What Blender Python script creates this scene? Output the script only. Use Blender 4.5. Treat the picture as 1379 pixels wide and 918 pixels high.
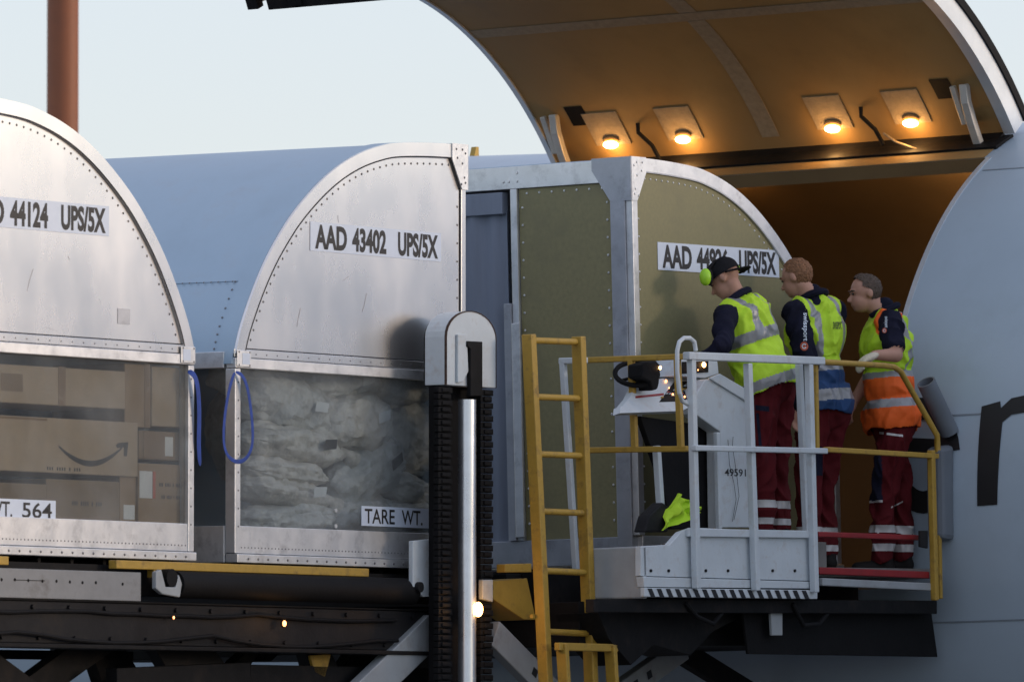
import bpy, bmesh, math, random
from mathutils import Vector, Matrix, noise
from mathutils.bvhtree import BVHTree
R = math.radians
random.seed(7)
for o in list(bpy.data.objects): bpy.data.objects.remove(o)
scene = bpy.context.scene
col = scene.collection

# ------------------------------------------------------------------ camera
F, CX, CY, ZC = 11500.0, 689.5, 459.0, 3.44          # focal length in photo pixels, photo centre, eye height
PITCH = math.atan(581 / F)
cd = bpy.data.cameras.new('camera'); cam = bpy.data.objects.new('camera', cd); col.objects.link(cam)
cam.location = (0, 0, ZC); cam.rotation_euler = (R(90) + PITCH, 0, 0)
cd.sensor_width = 36; cd.lens = F / 1379 * 36; cd.clip_start = 1; cd.clip_end = 5000
cd.dof.use_dof = True; cd.dof.focus_distance = 50; cd.dof.aperture_fstop = 5.6
scene.camera = cam
# ------------------------------------------------------------------ sky, sun, exposure
SUN_EL, SUN_AZ = R(7), R(98)                          # azimuth clockwise from +Y: low, right and behind the camera
w = bpy.data.worlds.new('World'); scene.world = w; w.use_nodes = True
nt = w.node_tree; nt.nodes.clear()
out = nt.nodes.new('ShaderNodeOutputWorld'); bg = nt.nodes.new('ShaderNodeBackground')
sky = nt.nodes.new('ShaderNodeTexSky'); sky.sky_type = 'NISHITA'; sky.sun_disc = False
sky.sun_elevation = SUN_EL; sky.sun_rotation = SUN_AZ; sky.air_density = 1.0; sky.dust_density = 0.6; sky.ozone_density = 2.5
veil = nt.nodes.new('ShaderNodeMixRGB'); veil.inputs[0].default_value = 0.30     # thin even high cloud
veil.inputs[2].default_value = (10.0, 9.7, 11.0, 1)
nt.links.new(sky.outputs[0], veil.inputs[1]); nt.links.new(veil.outputs[0], bg.inputs[0])
bg.inputs[1].default_value = 0.15; nt.links.new(bg.outputs[0], out.inputs[0])
sd = bpy.data.lights.new('sun', 'SUN'); sd.energy = 1.5; sd.angle = R(14); sd.color = (1, .78, .60)
sun = bpy.data.objects.new('sun', sd); col.objects.link(sun)
sdir = Vector((math.sin(SUN_AZ) * math.cos(SUN_EL), math.cos(SUN_AZ) * math.cos(SUN_EL), math.sin(SUN_EL)))
sun.rotation_euler = sdir.to_track_quat('Z', 'Y').to_euler()
scene.view_settings.view_transform = 'Standard'; scene.view_settings.look = 'None'
scene.view_settings.exposure = 0.25; scene.view_settings.gamma = 1
scene.render.engine = 'CYCLES'
scene.render.resolution_x = 1024; scene.render.resolution_y = 681
scene.cycles.max_bounces = 8; scene.cycles.transparent_max_bounces = 12

# ------------------------------------------------------------------ frames: loader and (slightly tilted) bridge + aircraft
_r = Vector((1, 0, 0)); _f = Vector((0, math.cos(PITCH), math.sin(PITCH))); _u = Vector((0, -math.sin(PITCH), math.cos(PITCH)))
CAM = Vector((0, 0, ZC))
def ray(px, py): return _f + (px - CX) / F * _r - (py - CY) / F * _u
def at(px, py, y):
    d = ray(px, py); return CAM + d * (y / d.y)
class Frame:            # local x along the row of containers, y back, z up
    def __init__(s, o, yaw, rho):
        s.m = Matrix.Translation(o) @ Matrix.Rotation(-rho, 4, 'Y') @ Matrix.Rotation(R(yaw), 4, 'Z')
        s.i = s.m.inverted()
    def hy(s, px, py, y):       # (x, z) where the sight line meets the plane local y
        o = s.i @ CAM; d = s.i.to_3x3() @ ray(px, py); t = (y - o.y) / d.y; p = o + d * t; return p.x, p.z
    def hx(s, px, py, x):       # (y, z) on the plane local x
        o = s.i @ CAM; d = s.i.to_3x3() @ ray(px, py); t = (x - o.x) / d.x; p = o + d * t; return p.y, p.z
L = Frame(at(314, 757, 47.29), 55.5, 0)
A = Frame(at(859.5, 767, 50.56), 55.5, 0.022)

# ------------------------------------------------------------------ materials
MATS = {}
def mat(name, color, rough=.5, metal=0., var=.12, scale=6., bump=0., bscale=60., dirt=None, dscale=3., damt=.5, stretch=(1, 1, 1), emit=None, estr=0., spec=None, chip=None):
    m = bpy.data.materials.new(name); m.use_nodes = True; n = m.node_tree.nodes; l = m.node_tree.links
    b = n['Principled BSDF']
    tc = n.new('ShaderNodeTexCoord'); mp = n.new('ShaderNodeMapping'); mp.inputs['Scale'].default_value = stretch
    l.new(tc.outputs['Object'], mp.inputs[0])
    tx = n.new('ShaderNodeTexNoise'); tx.inputs['Scale'].default_value = scale; tx.inputs['Detail'].default_value = 6; tx.inputs['Roughness'].default_value = .6
    l.new(mp.outputs[0], tx.inputs[0])
    rp = n.new('ShaderNodeValToRGB'); c = Vector(color)
    rp.color_ramp.elements[0].position = .3; rp.color_ramp.elements[1].position = .7
    rp.color_ramp.elements[0].color = (*(c * (1 - var)), 1); rp.color_ramp.elements[1].color = (*[min(1, v) for v in c * (1 + var)], 1)
    l.new(tx.outputs[0], rp.inputs[0]); last = rp.outputs[0]
    if dirt:
        t2 = n.new('ShaderNodeTexNoise'); t2.inputs['Scale'].default_value = dscale; t2.inputs['Detail'].default_value = 9; t2.inputs['Roughness'].default_value = .72
        l.new(mp.outputs[0], t2.inputs[0])
        r2 = n.new('ShaderNodeValToRGB'); r2.color_ramp.elements[0].position = .52; r2.color_ramp.elements[1].position = .72
        r2.color_ramp.elements[1].color = (damt, damt, damt, 1)
        l.new(t2.outputs[0], r2.inputs[0])
        mx = n.new('ShaderNodeMixRGB'); l.new(r2.outputs[0], mx.inputs[0]); l.new(last, mx.inputs[1]); mx.inputs[2].default_value = (*dirt, 1); last = mx.outputs[0]
    l.new(last, b.inputs['Base Color'])
    rr = n.new('ShaderNodeMapRange'); rr.inputs[3].default_value = max(.02, rough - .08); rr.inputs[4].default_value = min(1, rough + .1)
    l.new(tx.outputs[0], rr.inputs[0]); l.new(rr.outputs[0], b.inputs['Roughness'])
    b.inputs['Metallic'].default_value = metal
    if spec is not None: b.inputs['Specular IOR Level'].default_value = spec
    if bump:
        t3 = n.new('ShaderNodeTexNoise'); t3.inputs['Scale'].default_value = bscale; t3.inputs['Detail'].default_value = 4; l.new(mp.outputs[0], t3.inputs[0])
        bp = n.new('ShaderNodeBump'); bp.inputs['Strength'].default_value = bump; bp.inputs['Distance'].default_value = .02
        l.new(t3.outputs[0], bp.inputs['Height']); l.new(bp.outputs[0], b.inputs['Normal'])
    if emit: b.inputs['Emission Color'].default_value = (*emit, 1); b.inputs['Emission Strength'].default_value = estr
    MATS[name] = m; return m
def window_mat(name, haze, tint):
    m = bpy.data.materials.new(name); m.use_nodes = True; n = m.node_tree.nodes; l = m.node_tree.links
    n.remove(n['Principled BSDF']); o = n['Material Output']
    tc = n.new('ShaderNodeTexCoord'); mp = n.new('ShaderNodeMapping'); mp.inputs['Scale'].default_value = (1, 1, 1); l.new(tc.outputs['Object'], mp.inputs[0])
    tx = n.new('ShaderNodeTexNoise'); tx.inputs['Scale'].default_value = 2.2; tx.inputs['Detail'].default_value = 8; l.new(mp.outputs[0], tx.inputs[0])
    t2 = n.new('ShaderNodeTexNoise'); t2.inputs['Scale'].default_value = 1.6; t2.inputs['Detail'].default_value = 1; l.new(mp.outputs[0], t2.inputs[0])
    bp = n.new('ShaderNodeBump'); bp.inputs['Strength'].default_value = .5; bp.inputs['Distance'].default_value = .06; l.new(t2.outputs[0], bp.inputs['Height'])
    tr = n.new('ShaderNodeBsdfTransparent'); tr.inputs[0].default_value = (*tint, 1)
    df = n.new('ShaderNodeBsdfDiffuse'); df.inputs[0].default_value = (.72, .75, .76, 1)
    gl = n.new('ShaderNodeBsdfGlossy'); gl.inputs['Roughness'].default_value = .08; l.new(bp.outputs[0], gl.inputs['Normal'])
    rg = n.new('ShaderNodeMapRange'); rg.inputs[1].default_value = .35; rg.inputs[2].default_value = .75; rg.inputs[3].default_value = haze * .35; rg.inputs[4].default_value = haze * 1.7
    l.new(tx.outputs[0], rg.inputs[0])
    m1 = n.new('ShaderNodeMixShader'); l.new(rg.outputs[0], m1.inputs[0]); l.new(tr.outputs[0], m1.inputs[1]); l.new(df.outputs[0], m1.inputs[2])
    lw_ = n.new('ShaderNodeLayerWeight'); lw_.inputs[0].default_value = .5; l.new(bp.outputs[0], lw_.inputs['Normal'])
    pw = n.new('ShaderNodeMath'); pw.operation = 'POWER'; pw.inputs[1].default_value = 4.; l.new(lw_.outputs['Facing'], pw.inputs[0])
    fr = n.new('ShaderNodeMath'); fr.operation = 'MULTIPLY_ADD'; fr.inputs[1].default_value = .5; fr.inputs[2].default_value = .02; l.new(pw.outputs[0], fr.inputs[0])
    m2 = n.new('ShaderNodeMixShader'); l.new(fr.outputs[0], m2.inputs[0]); l.new(m1.outputs[0], m2.inputs[1]); l.new(gl.outputs[0], m2.inputs[2])
    l.new(m2.outputs[0], o.inputs[0]); MATS[name] = m
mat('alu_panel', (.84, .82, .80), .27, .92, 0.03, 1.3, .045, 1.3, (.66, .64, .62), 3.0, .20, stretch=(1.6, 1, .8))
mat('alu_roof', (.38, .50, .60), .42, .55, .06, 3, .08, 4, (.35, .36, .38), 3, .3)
mat('alu_frame', (.72, .73, .74), .38, .7, .08, 8, .05, 40, (.25, .25, .26), 7, .5)
mat('alu_dark', (.40, .42, .46), .45, .6, .1, 8, .05, 40, (.15, .15, .16), 6, .5)
mat('seal', (.03, .03, .035), .7, spec=.12)
mat('rivet', (.25, .25, .26), .4, .6)
mat('rivet_bright', (.75, .76, .76), .35, .6)
mat('olive', (.225, .208, .105), .6, 0, .1, 40, .06, 120, (.13, .12, .08), 2.5, .4)
mat('curtain', (.20, .235, .30), .75, 0, .1, 3, .35, 3, stretch=(3, 3, .4))
window_mat('window_clear', .07, (.80, .82, .82))
window_mat('window_foggy', .09, (.82, .85, .86))
mat('label_white', (.62, .70, .82), .45, 0, .03, 20)
mat('ink', (.012, .012, .014), .5)
mat('cardboard', (.36, .25, .155), .8, 0, .10, 9, .1, 60, (.22, .15, .10), 3, .5)
mat('cardboard_dark', (.26, .18, .11), .8, 0, .12, 9, .1, 60)
mat('cardboard_light', (.46, .35, .24), .8, 0, .08, 9, .1, 60)
mat('tape', (.30, .20, .12), .25); mat('paper', (.75, .75, .74), .6); mat('print_dark', (.05, .045, .045), .6); mat('print_red', (.5, .10, .05), .6)
mat('sack', (.66, .62, .56), .5, 0, .2, 9, .9, 22, (.26, .22, .18), 6, .7)
mat('sack_grey', (.60, .59, .56), .5, 0, .2, 9, .9, 22, (.24, .22, .19), 6, .7)
mat('white_paint', (.56, .62, .66), .45, 0, .07, 6, .08, 20, (.34, .28, .23), 12, .45)
mat('grey_paint', (.33, .36, .38), .55, 0, .1, 5, .05, 20, (.16, .13, .11), 4, .6)
mat('yellow_paint', (.44, .275, .04), .5, 0, .15, 9, .1, 30, (.10, .06, .03), 9, .85)
mat('red_paint', (.26, .013, .016), .5, 0, .12, 9, .05, 30, (.12, .02, .02), 5, .5)
mat('dark_steel', (.012, .012, .013), .6, .0, .3, 5, .1, 30, (.035, .026, .02), 5, .6, spec=.12)
mat('mid_steel', (.019, .019, .021), .55, .1, .25, 5, .1, 30, (.032, .026, .02), 5, .6, spec=.12)
mat('grey_steel', (.23, .24, .25), .6, 0, .15, 5, .05, 20, (.08, .07, .06), 5, .7)
mat('rust', (.075, .05, .04), .8, 0, .35, 20, .3, 40, spec=.12)
mat('black_rubber', (.010, .010, .011), .65, 0, .2, 10, .1, 40, spec=.12)
mat('chrome', (.80, .84, .9), .28, .9)
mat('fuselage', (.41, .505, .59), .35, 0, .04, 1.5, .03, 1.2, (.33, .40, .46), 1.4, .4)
mat('fuselage_seam', (.22, .26, .30), .5)
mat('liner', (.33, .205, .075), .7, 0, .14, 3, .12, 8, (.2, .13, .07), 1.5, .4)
mat('liner_band', (.33, .26, .17), .8, 0, .15, 25, .2, 60)
mat('door_rim', (.62, .66, .70), .35, .3, .08, 5, .05, 20)
mat('fitting', (.60, .58, .54), .4, .3, .1, 8)
mat('lamp_lens', (1, .8, .5), .3, emit=(1, .55, .20), estr=22)
mat('small_lens', (1, .8, .5), .3, emit=(1, .50, .16), estr=14)
mat('indicator', (1, .5, .3), .3, emit=(1, .36, .12), estr=4)
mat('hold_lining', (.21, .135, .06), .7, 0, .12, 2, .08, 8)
mat('floor_metal', (.22, .21, .2), .5, .4, .2, 6)
mat('apron', (.055, .055, .057), .85, 0, .15, .4, .1, 8, (.07, .07, .07), .2, .6)
mat('mast', (.23, .075, .03), .6, 0, .12, 2, 0, 1, (.14, .05, .03), 1.5, .5)
mat('strap_blue', (.02, .06, .30), .7, 0, .2, 30)
mat('hivis', (.50, .78, .03), .7, 0, .07, 6, .4, 14)
mat('hivis_orange', (.85, .13, .012), .7, 0, .07, 6, .4, 14)
mat('vest_blue', (.012, .055, .17), .7, 0, .1, 6, .4, 14)
mat('reflective', (.30, .31, .33), .35, .2, .08, 12, .2, 20)
mat('navy', (.012, .013, .028), .85, 0, .3, 8, .5, 14, spec=.12)
mat('maroon', (.085, .009, .012), .85, 0, .2, 8, .5, 14, spec=.12)
mat('skin', (.46, .25, .18), .55, 0, .08, 14)
mat('hair_dark', (.07, .045, .03), .7, 0, .3, 60, .6, 90)
mat('hair_red', (.22, .105, .05), .7, 0, .3, 60, .6, 90)
mat('hair_brown', (.085, .06, .045), .7, 0, .3, 60, .6, 90)
mat('cap_black', (.014, .014, .017), .8, 0, .2, 20, .2, 50, spec=.12)
mat('ear_green', (.36, .70, .03), .4)
mat('glove', (.62, .57, .45), .8, 0, .12, 30, .2, 60)
mat('boot', (.015, .014, .014), .6, spec=.12)
mat('tube_grey', (.15, .175, .205), .6, 0, .1, 5)

# ------------------------------------------------------------------ mesh helpers
class MB:
    def __init__(s): s.v = []; s.f = []; s.k = []
    def add(s, vs, fs, k=0):
        b = len(s.v); s.v += [tuple(v) for v in vs]; s.f += [[i + b for i in f] for f in fs]; s.k += [k] * len(fs); return s
    def box(s, x0, x1, y0, y1, z0, z1, k=0):
        x0, x1 = sorted((x0, x1)); y0, y1 = sorted((y0, y1)); z0, z1 = sorted((z0, z1))
        return s.add([(x, y, z) for z in (z0, z1) for y in (y0, y1) for x in (x0, x1)],
                     [(0, 2, 3, 1), (4, 5, 7, 6), (0, 1, 5, 4), (2, 6, 7, 3), (0, 4, 6, 2), (1, 3, 7, 5)], k)
    def prism(s, poly, y0, y1, k=0, ax='y'):     # poly of (x, z) pushed from y0 to y1 (ax y) or (y, z) along x
        n = len(poly)
        g = (lambda p, d: (p[0], d, p[1])) if ax == 'y' else ((lambda p, d: (d, p[0], p[1])) if ax == 'x' else (lambda p, d: (p[0], p[1], d)))
        vs = [g(p, y0) for p in poly] + [g(p, y1) for p in poly]
        fs = [list(range(n))[::-1], list(range(n, 2 * n))] + [(i, (i + 1) % n, n + (i + 1) % n, n + i) for i in range(n)]
        return s.add(vs, fs, k)
    def tube(s, path, r, seg=8, k=0, cap=True, close=False):
        path = [Vector(p) for p in path]; rs = r if isinstance(r, (list, tuple)) else [r] * len(path)
        rings = []; prev = None
        for i, p in enumerate(path):
            if close: t = (path[(i + 1) % len(path)] - path[i - 1])
            else: t = (path[min(i + 1, len(path) - 1)] - path[max(i - 1, 0)])
            t.normalize()
            if prev is None:
                a = Vector((0, 0, 1)) if abs(t.z) < .9 else Vector((1, 0, 0)); e = t.cross(a).normalized()
            else: e = (prev - t * prev.dot(t)).normalized()
            prev = e; g = t.cross(e)
            rings.append([p + (e * math.cos(2 * math.pi * j / seg) + g * math.sin(2 * math.pi * j / seg)) * rs[i] for j in range(seg)])
        vs = [q for rg in rings for q in rg]; n = len(rings); fs = []
        for i in range(n if close else n - 1):
            a = i * seg; b = ((i + 1) % n) * seg
            fs += [(a + j, a + (j + 1) % seg, b + (j + 1) % seg, b + j) for j in range(seg)]
        if cap and not close: fs += [list(range(seg))[::-1], [(n - 1) * seg + j for j in range(seg)]]
        return s.add(vs, fs, k)
    def bar(s, p0, p1, wx, wz, upv=(0, 0, 1), k=0):   # rectangular bar
        p0, p1 = Vector(p0), Vector(p1); t = (p1 - p0).normalized(); e = t.cross(Vector(upv)).normalized(); g = e.cross(t)
        vs = [p + e * sx * wx / 2 + g * sz * wz / 2 for p in (p0, p1) for sx, sz in ((-1, -1), (1, -1), (1, 1), (-1, 1))]
        return s.add(vs, [(3, 2, 1, 0), (4, 5, 6, 7)] + [(i, (i + 1) % 4, 4 + (i + 1) % 4, 4 + i) for i in range(4)], k)
    def ell(s, c, r, ax=None, nu=16, nv=10, k=0):
        c = Vector(c); ax = ax or (Vector((1, 0, 0)), Vector((0, 1, 0)), Vector((0, 0, 1)))
        vs = []; fs = []
        for i in range(1, nv):
            th = math.pi * i / nv
            for j in range(nu):
                ph = 2 * math.pi * j / nu
                vs.append(c + ax[0] * r[0] * math.sin(th) * math.cos(ph) + ax[1] * r[1] * math.sin(th) * math.sin(ph) + ax[2] * r[2] * math.cos(th))
        top = len(vs); vs.append(c + ax[2] * r[2]); bot = len(vs); vs.append(c - ax[2] * r[2])
        for i in range(nv - 2):
            for j in range(nu): fs.append((i * nu + j, (i + 1) * nu + j, (i + 1) * nu + (j + 1) % nu, i * nu + (j + 1) % nu))
        for j in range(nu):
            fs.append((top, j, (j + 1) % nu)); b = (nv - 2) * nu; fs.append((bot, b + (j + 1) % nu, b + j))
        return s.add(vs, fs, k)
    def build(s, name, mats, parent=None, smooth=False, bevel=0, kind=None, label=None, subsurf=0):
        me = bpy.data.meshes.new(name); me.from_pydata(s.v, [], s.f)
        mats = [mats] if isinstance(mats, str) else mats
        for m in mats: me.materials.append(MATS[m])
        me.polygons.foreach_set('material_index', s.k)
        bm = bmesh.new(); bm.from_mesh(me); bmesh.ops.recalc_face_normals(bm, faces=bm.faces); bm.to_mesh(me); bm.free()
        if smooth: me.polygons.foreach_set('use_smooth', [True] * len(me.polygons))
        o = bpy.data.objects.new(name, me); col.objects.link(o)
        if smooth: me.set_sharp_from_angle(angle=R(38))
        if parent: o.parent = parent
        if bevel:
            md = o.modifiers.new('bevel', 'BEVEL'); md.width = bevel; md.segments = 2; md.limit_method = 'ANGLE'
        if subsurf: md = o.modifiers.new('sub', 'SUBSURF'); md.levels = md.render_levels = subsurf
        if kind: o['kind'] = kind
        if label: o['label'] = label
        return o
def thing(name, label, cat, m=None, group=None):
    o = bpy.data.objects.new(name, None); col.objects.link(o); o.empty_display_size = .2
    if m is not None: o.matrix_world = m
    o['label'] = label; o['category'] = cat
    if group: o['group'] = group
    return o
def tag(o, label, cat, group=None):
    o['label'] = label; o['category'] = cat
    if group: o['group'] = group
    return o
def box(name, m, parent, x0, x1, y0, y1, z0, z1, bevel=0, label=None): return MB().box(x0, x1, y0, y1, z0, z1).build(name, m, parent, bevel=bevel, label=label)
def text_geo(txt, x0, x1, z0, z1, bold=.0, sub=False):
    """lettering as flat faces filling the box x0..x1, z0..z1; returns [(x, z)], faces"""
    cu = bpy.data.curves.new('lettering', 'FONT'); cu.body = txt; cu.size = 1; cu.offset = bold; cu.resolution_u = 4
    ob = bpy.data.objects.new('lettering', cu); col.objects.link(ob); bpy.context.view_layer.update()
    me = bpy.data.meshes.new_from_object(ob.evaluated_get(bpy.context.evaluated_depsgraph_get()))
    vs = [v.co.copy() for v in me.vertices]; fs = [list(p.vertices) for p in me.polygons]
    bpy.data.objects.remove(ob); bpy.data.curves.remove(cu); bpy.data.meshes.remove(me)
    ax, bx = min(v.x for v in vs), max(v.x for v in vs); ay, by = min(v.y for v in vs), max(v.y for v in vs)
    return [(x0 + (v.x - ax) / (bx - ax) * (x1 - x0), z0 + (v.y - ay) / (by - ay) * (z1 - z0)) for v in vs], fs
def text_on_y(txt, x0, x1, z0, z1, y, m, parent, bold=.0, name='lettering'):
    p, fs = text_geo(txt, x0, x1, z0, z1, bold)
    return MB().add([(a, y, b) for a, b in p], fs).build(name, m, parent)

# ------------------------------------------------------------------ ground
g = MB().add([(-2500, -2500, 0), (2500, -2500, 0), (2500, 2500, 0), (-2500, 2500, 0)], [(0, 1, 2, 3)]).build('apron', 'apron'); g['kind'] = 'structure'

# ------------------------------------------------------------------ cargo containers
PROF = [(0, 1.10), (.012, 1.157), (.073, 1.317), (.19, 1.525), (.316, 1.705), (.464, 1.87), (.609, 2.002), (.808, 2.145), (1.005, 2.255), (1.207, 2.335), (1.41, 2.388), (1.564, 2.412), (1.8, 2.428), (2.02, 2.436), (2.24, 2.44)]
def smooth_prof(pr, n=4):
    o = []
    for i in range(len(pr) - 1):
        p0 = pr[max(i - 1, 0)]; p1 = pr[i]; p2 = pr[i + 1]; p3 = pr[min(i + 2, len(pr) - 1)]
        for j in range(n):
            t = j / n; q = []
            for d in (0, 1):
                q.append(.5 * (2 * p1[d] + (p2[d] - p0[d]) * t + (2 * p0[d] - 5 * p1[d] + 4 * p2[d] - p3[d]) * t * t + (3 * p1[d] - p0[d] - 3 * p2[d] + p3[d]) * t ** 3))
            o.append(tuple(q))
    return o + [pr[-1]]
SP = smooth_prof(PROF)
def inset(pr, d):
    o = []
    for i in range(len(pr)):
        a = Vector(pr[max(i - 1, 0)]); b = Vector(pr[min(i + 1, len(pr) - 1)]); t = (b - a).normalized(); nrm = Vector((t.y, -t.x))
        q = Vector(pr[i]) + nrm * d; o.append((q.x, q.y))
    return o
W, D = 2.24, 3.18
def sweep(mb, path, y0, y1, th, X, k=0):        # shell following the profile path between depths y0..y1, th inwards
    inn = inset(path, th); n = len(path)
    vs = [(X(p[0]), y, p[1]) for y in (y0, y1) for p in path] + [(X(p[0]), y, p[1]) for y in (y0, y1) for p in inn]
    fs = []
    for i in range(n - 1):
        fs += [(i, i + 1, n + i + 1, n + i), (2 * n + i, 3 * n + i, 3 * n + i + 1, 2 * n + i + 1), (i, 2 * n + i, 2 * n + i + 1, i + 1), (n + i, n + i + 1, 3 * n + i + 1, 3 * n + i)]
    fs += [(0, n, 3 * n, 2 * n), (n - 1, 3 * n - 1, 4 * n - 1, 2 * n - 1)]
    mb.add(vs, fs, k)
def rivets(mb, pts, r=.008, nrm=(0, -1, 0)):
    nrm = Vector(nrm).normalized(); a = nrm.orthogonal().normalized(); b = nrm.cross(a)
    for p in pts:
        p = Vector(p); ring = [p + (a * math.cos(i * math.pi / 3) + b * math.sin(i * math.pi / 3)) * r for i in range(6)]
        r2 = [p + nrm * r * .55 + (a * math.cos(i * math.pi / 3) + b * math.sin(i * math.pi / 3)) * r * .6 for i in range(6)]
        mb.add(ring + r2, [(i, (i + 1) % 6, 6 + (i + 1) % 6, 6 + i) for i in range(6)] + [list(range(6, 12))])
def along(path, step, start=0.):
    o = []; acc = start
    for i in range(len(path) - 1):
        a = Vector(path[i]); b = Vector(path[i + 1]); l = (b - a).length
        while acc < l: q = a + (b - a) * (acc / l); o.append((q.x, q.y)); acc += step
        acc -= l
    return o
def container(name, label, frame, ox, mirror, kind):
    """local x: container width, y: depth, z: height; the curved shoulder is at local 0 (mirrored: at W)"""
    m = frame.m @ Matrix.Translation((ox, 0, 0))
    t = thing(name, label, 'cargo container', m)
    X = (lambda x: W - x) if mirror else (lambda x: x)
    bx = lambda nm, mt, x0, x1, y0, y1, z0, z1, bv=.004: box(nm, mt, t, X(x0), X(x1), y0, y1, z0, z1, bv)
    bx('floor_pan', 'alu_dark', .02, W - .02, .02, D - .02, .0, .035)
    upper = [p for p in SP if p[1] >= 1.15]
    win = kind != 'solid'
    # base rails
    bx('base_rail', 'alu_frame', .05, W - .05, -.004, .05, .052, .205)
    bx('base_lip', 'alu_frame', .0, W, -.03, .05, .0, .048)
    bx('side_base_rail', 'alu_frame', -.004, .04, .06, D, .0, .205)
    # posts
    bx('corner_post', 'alu_frame', .0, .052, -.012, .055, .052, 1.075)
    bx('rear_post', 'alu_frame', .0, .05, D - .05, D, .206, 1.075)
    # rear and flat walls
    MB().prism([(X(x), z) for x, z in [(W - .05, .2), (.05, .2), (.05, 1.15)] + inset(upper, .03)], D - .03, D - .005).build('rear_panel', 'alu_roof', t)
    # roof sheets following the curve, split at a riveted seam
    lo = [p for p in SP if 1.15 <= p[1] <= 1.60]; hi = [p for p in SP if p[1] >= 1.56]
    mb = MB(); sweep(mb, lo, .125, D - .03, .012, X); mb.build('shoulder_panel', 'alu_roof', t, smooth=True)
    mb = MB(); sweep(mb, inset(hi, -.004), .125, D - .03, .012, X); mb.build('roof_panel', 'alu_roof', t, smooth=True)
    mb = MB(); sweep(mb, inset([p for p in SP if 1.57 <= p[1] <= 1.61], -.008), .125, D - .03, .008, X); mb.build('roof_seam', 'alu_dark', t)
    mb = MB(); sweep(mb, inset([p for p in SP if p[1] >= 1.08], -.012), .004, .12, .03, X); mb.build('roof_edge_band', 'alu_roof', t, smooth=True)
    # front arch rim
    rimw = .075
    o_ = inset(upper, -.010); i_ = inset(upper, rimw); n = len(o_)
    y0, y1 = -.014, .0035
    vs = [(X(p[0]), y0, p[1]) for p in o_] + [(X(p[0]), y0, p[1]) for p in i_] + [(X(p[0]), y1, p[1]) for p in o_] + [(X(p[0]), y1, p[1]) for p in i_]
    fs = []
    for i in range(n - 1): fs += [(i, i + 1, n + i + 1, n + i), (i, 2 * n + i, 2 * n + i + 1, i + 1), (n + i, n + i + 1, 3 * n + i + 1, 3 * n + i)]
    MB().add(vs, fs).build('arch_rim', 'alu_panel' if win else 'alu_frame', t, smooth=True)
    # dark joint line inside the rim
    a_ = inset(upper, rimw - .008); b_ = inset(upper, rimw)
    vs = [(X(p[0]), -.0152, p[1]) for p in a_] + [(X(p[0]), -.0152, p[1]) for p in b_]
    MB().add(vs, [(i, i + 1, n + i + 1, n + i) for i in range(n - 1)]).build('rim_joint', 'seal' if win else 'alu_dark', t)
    pan = inset(upper, rimw - .01)
    if win:
        MB().prism([(X(x), z) for x, z in [(W - .03, 1.17), pan[0]] + pan[1:-1] + [(W - .03, pan[-1][1])]], .0, .02).build('end_panel', 'alu_panel', t)
        bx('mid_rail', 'alu_frame', .0, W, -.016, .05, 1.078, 1.135)
        bx('mid_rail_flange', 'alu_panel', .0, W - .02, -.008, .0, 1.138, 1.185)
        bx('rail_joint', 'seal', .06, W - .03, -.010, -.0085, 1.186, 1.191, 0)
        bx('latch_plate', 'alu_frame', .005, .135, -.024, -.0165, 1.085, 1.178)
        bx('latch_sticker', 'label_white', .05, .12, -.0255, -.0245, 1.10, 1.162, 0)
        bx('window', 'window_foggy' if kind == 'sacks' else 'window_clear', .056, W - .045, .010, .018, .207, 1.076, 0)
        bx('side_mid_rail', 'alu_frame', -.012, .04, .06, D, 1.078, 1.17)
        bx('side_window', 'window_clear', .012, .018, .065, D - .06, .207, 1.076, 0)
        bx('side_door_post', 'alu_frame', .0, .05, .62, .66, .207, 1.076)
        bx('flat_post', 'alu_panel', W - .045, W, -.012, .055, .052, 2.20)
        bx('flat_wall', 'alu_roof', W - .03, W - .005, .06, D, .02, 2.41)
        bx('post_joint', 'seal', W - .053, W - .047, -.0035, -.0015, 1.2, 2.2, 0)
    else:
        MB().prism([(X(x), z) for x, z in [(W - .04, .2), (.05, .2), (.05, 1.15)] + pan[:-1] + [(W - .04, pan[-1][1])]], .0, .02).build('end_panel', 'olive', t)
    # top corner plate on the flat side
    cp = [(W - .15, 2.452), (W + .006, 2.452), (W + .006, 2.19), (W - .05, 2.19), (W - .15, 2.36)]
    MB().prism([(X(x), z) for x, z in cp], -.022, -.0145).build('corner_plate', 'alu_frame', t)
    MB().prism([(X(W) + (-.006 if mirror else .006), z) if 0 else (y, z) for y, z in [(-.02, 2.452), (.26 if not win else .15, 2.452), (.26 if not win else .15, 2.38), (.13 if not win else .05, 2.19), (-.02, 2.19)]], X(W + .006), X(W + .0135), ax='x').build('corner_plate', 'alu_dark', t)
    box('corner_cap', 'alu_frame', t, X(W - .15), X(W), -.012, .15, 2.441, 2.452)
    # rivets
    rv = MB(); path = [(X(x), z) for x, z in inset(upper, rimw + .035)][1:]
    rivets(rv, [(a, -.001, c) for a, c in along(path, .062, .03)], .0075)
    rivets(rv, [(X(W - .072 if win else W - .085), -.001, 1.25 + .105 * i if win else .3 + .105 * i) for i in range(9 if win else 18)], .0075)
    rivets(rv, [(X(x), -.0225, z) for x, z in [(W - .11, 2.42), (W - .05, 2.42), (W - .05, 2.34), (W - .03, 2.26), (W - .06, 2.22), (W - .02, 2.40), (W - .02, 2.23), (W - .10, 2.37)]], .008)
    rivets(rv, [(X(.1 + i * .093), -.031, .022) for i in range(23)], .008)
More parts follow.
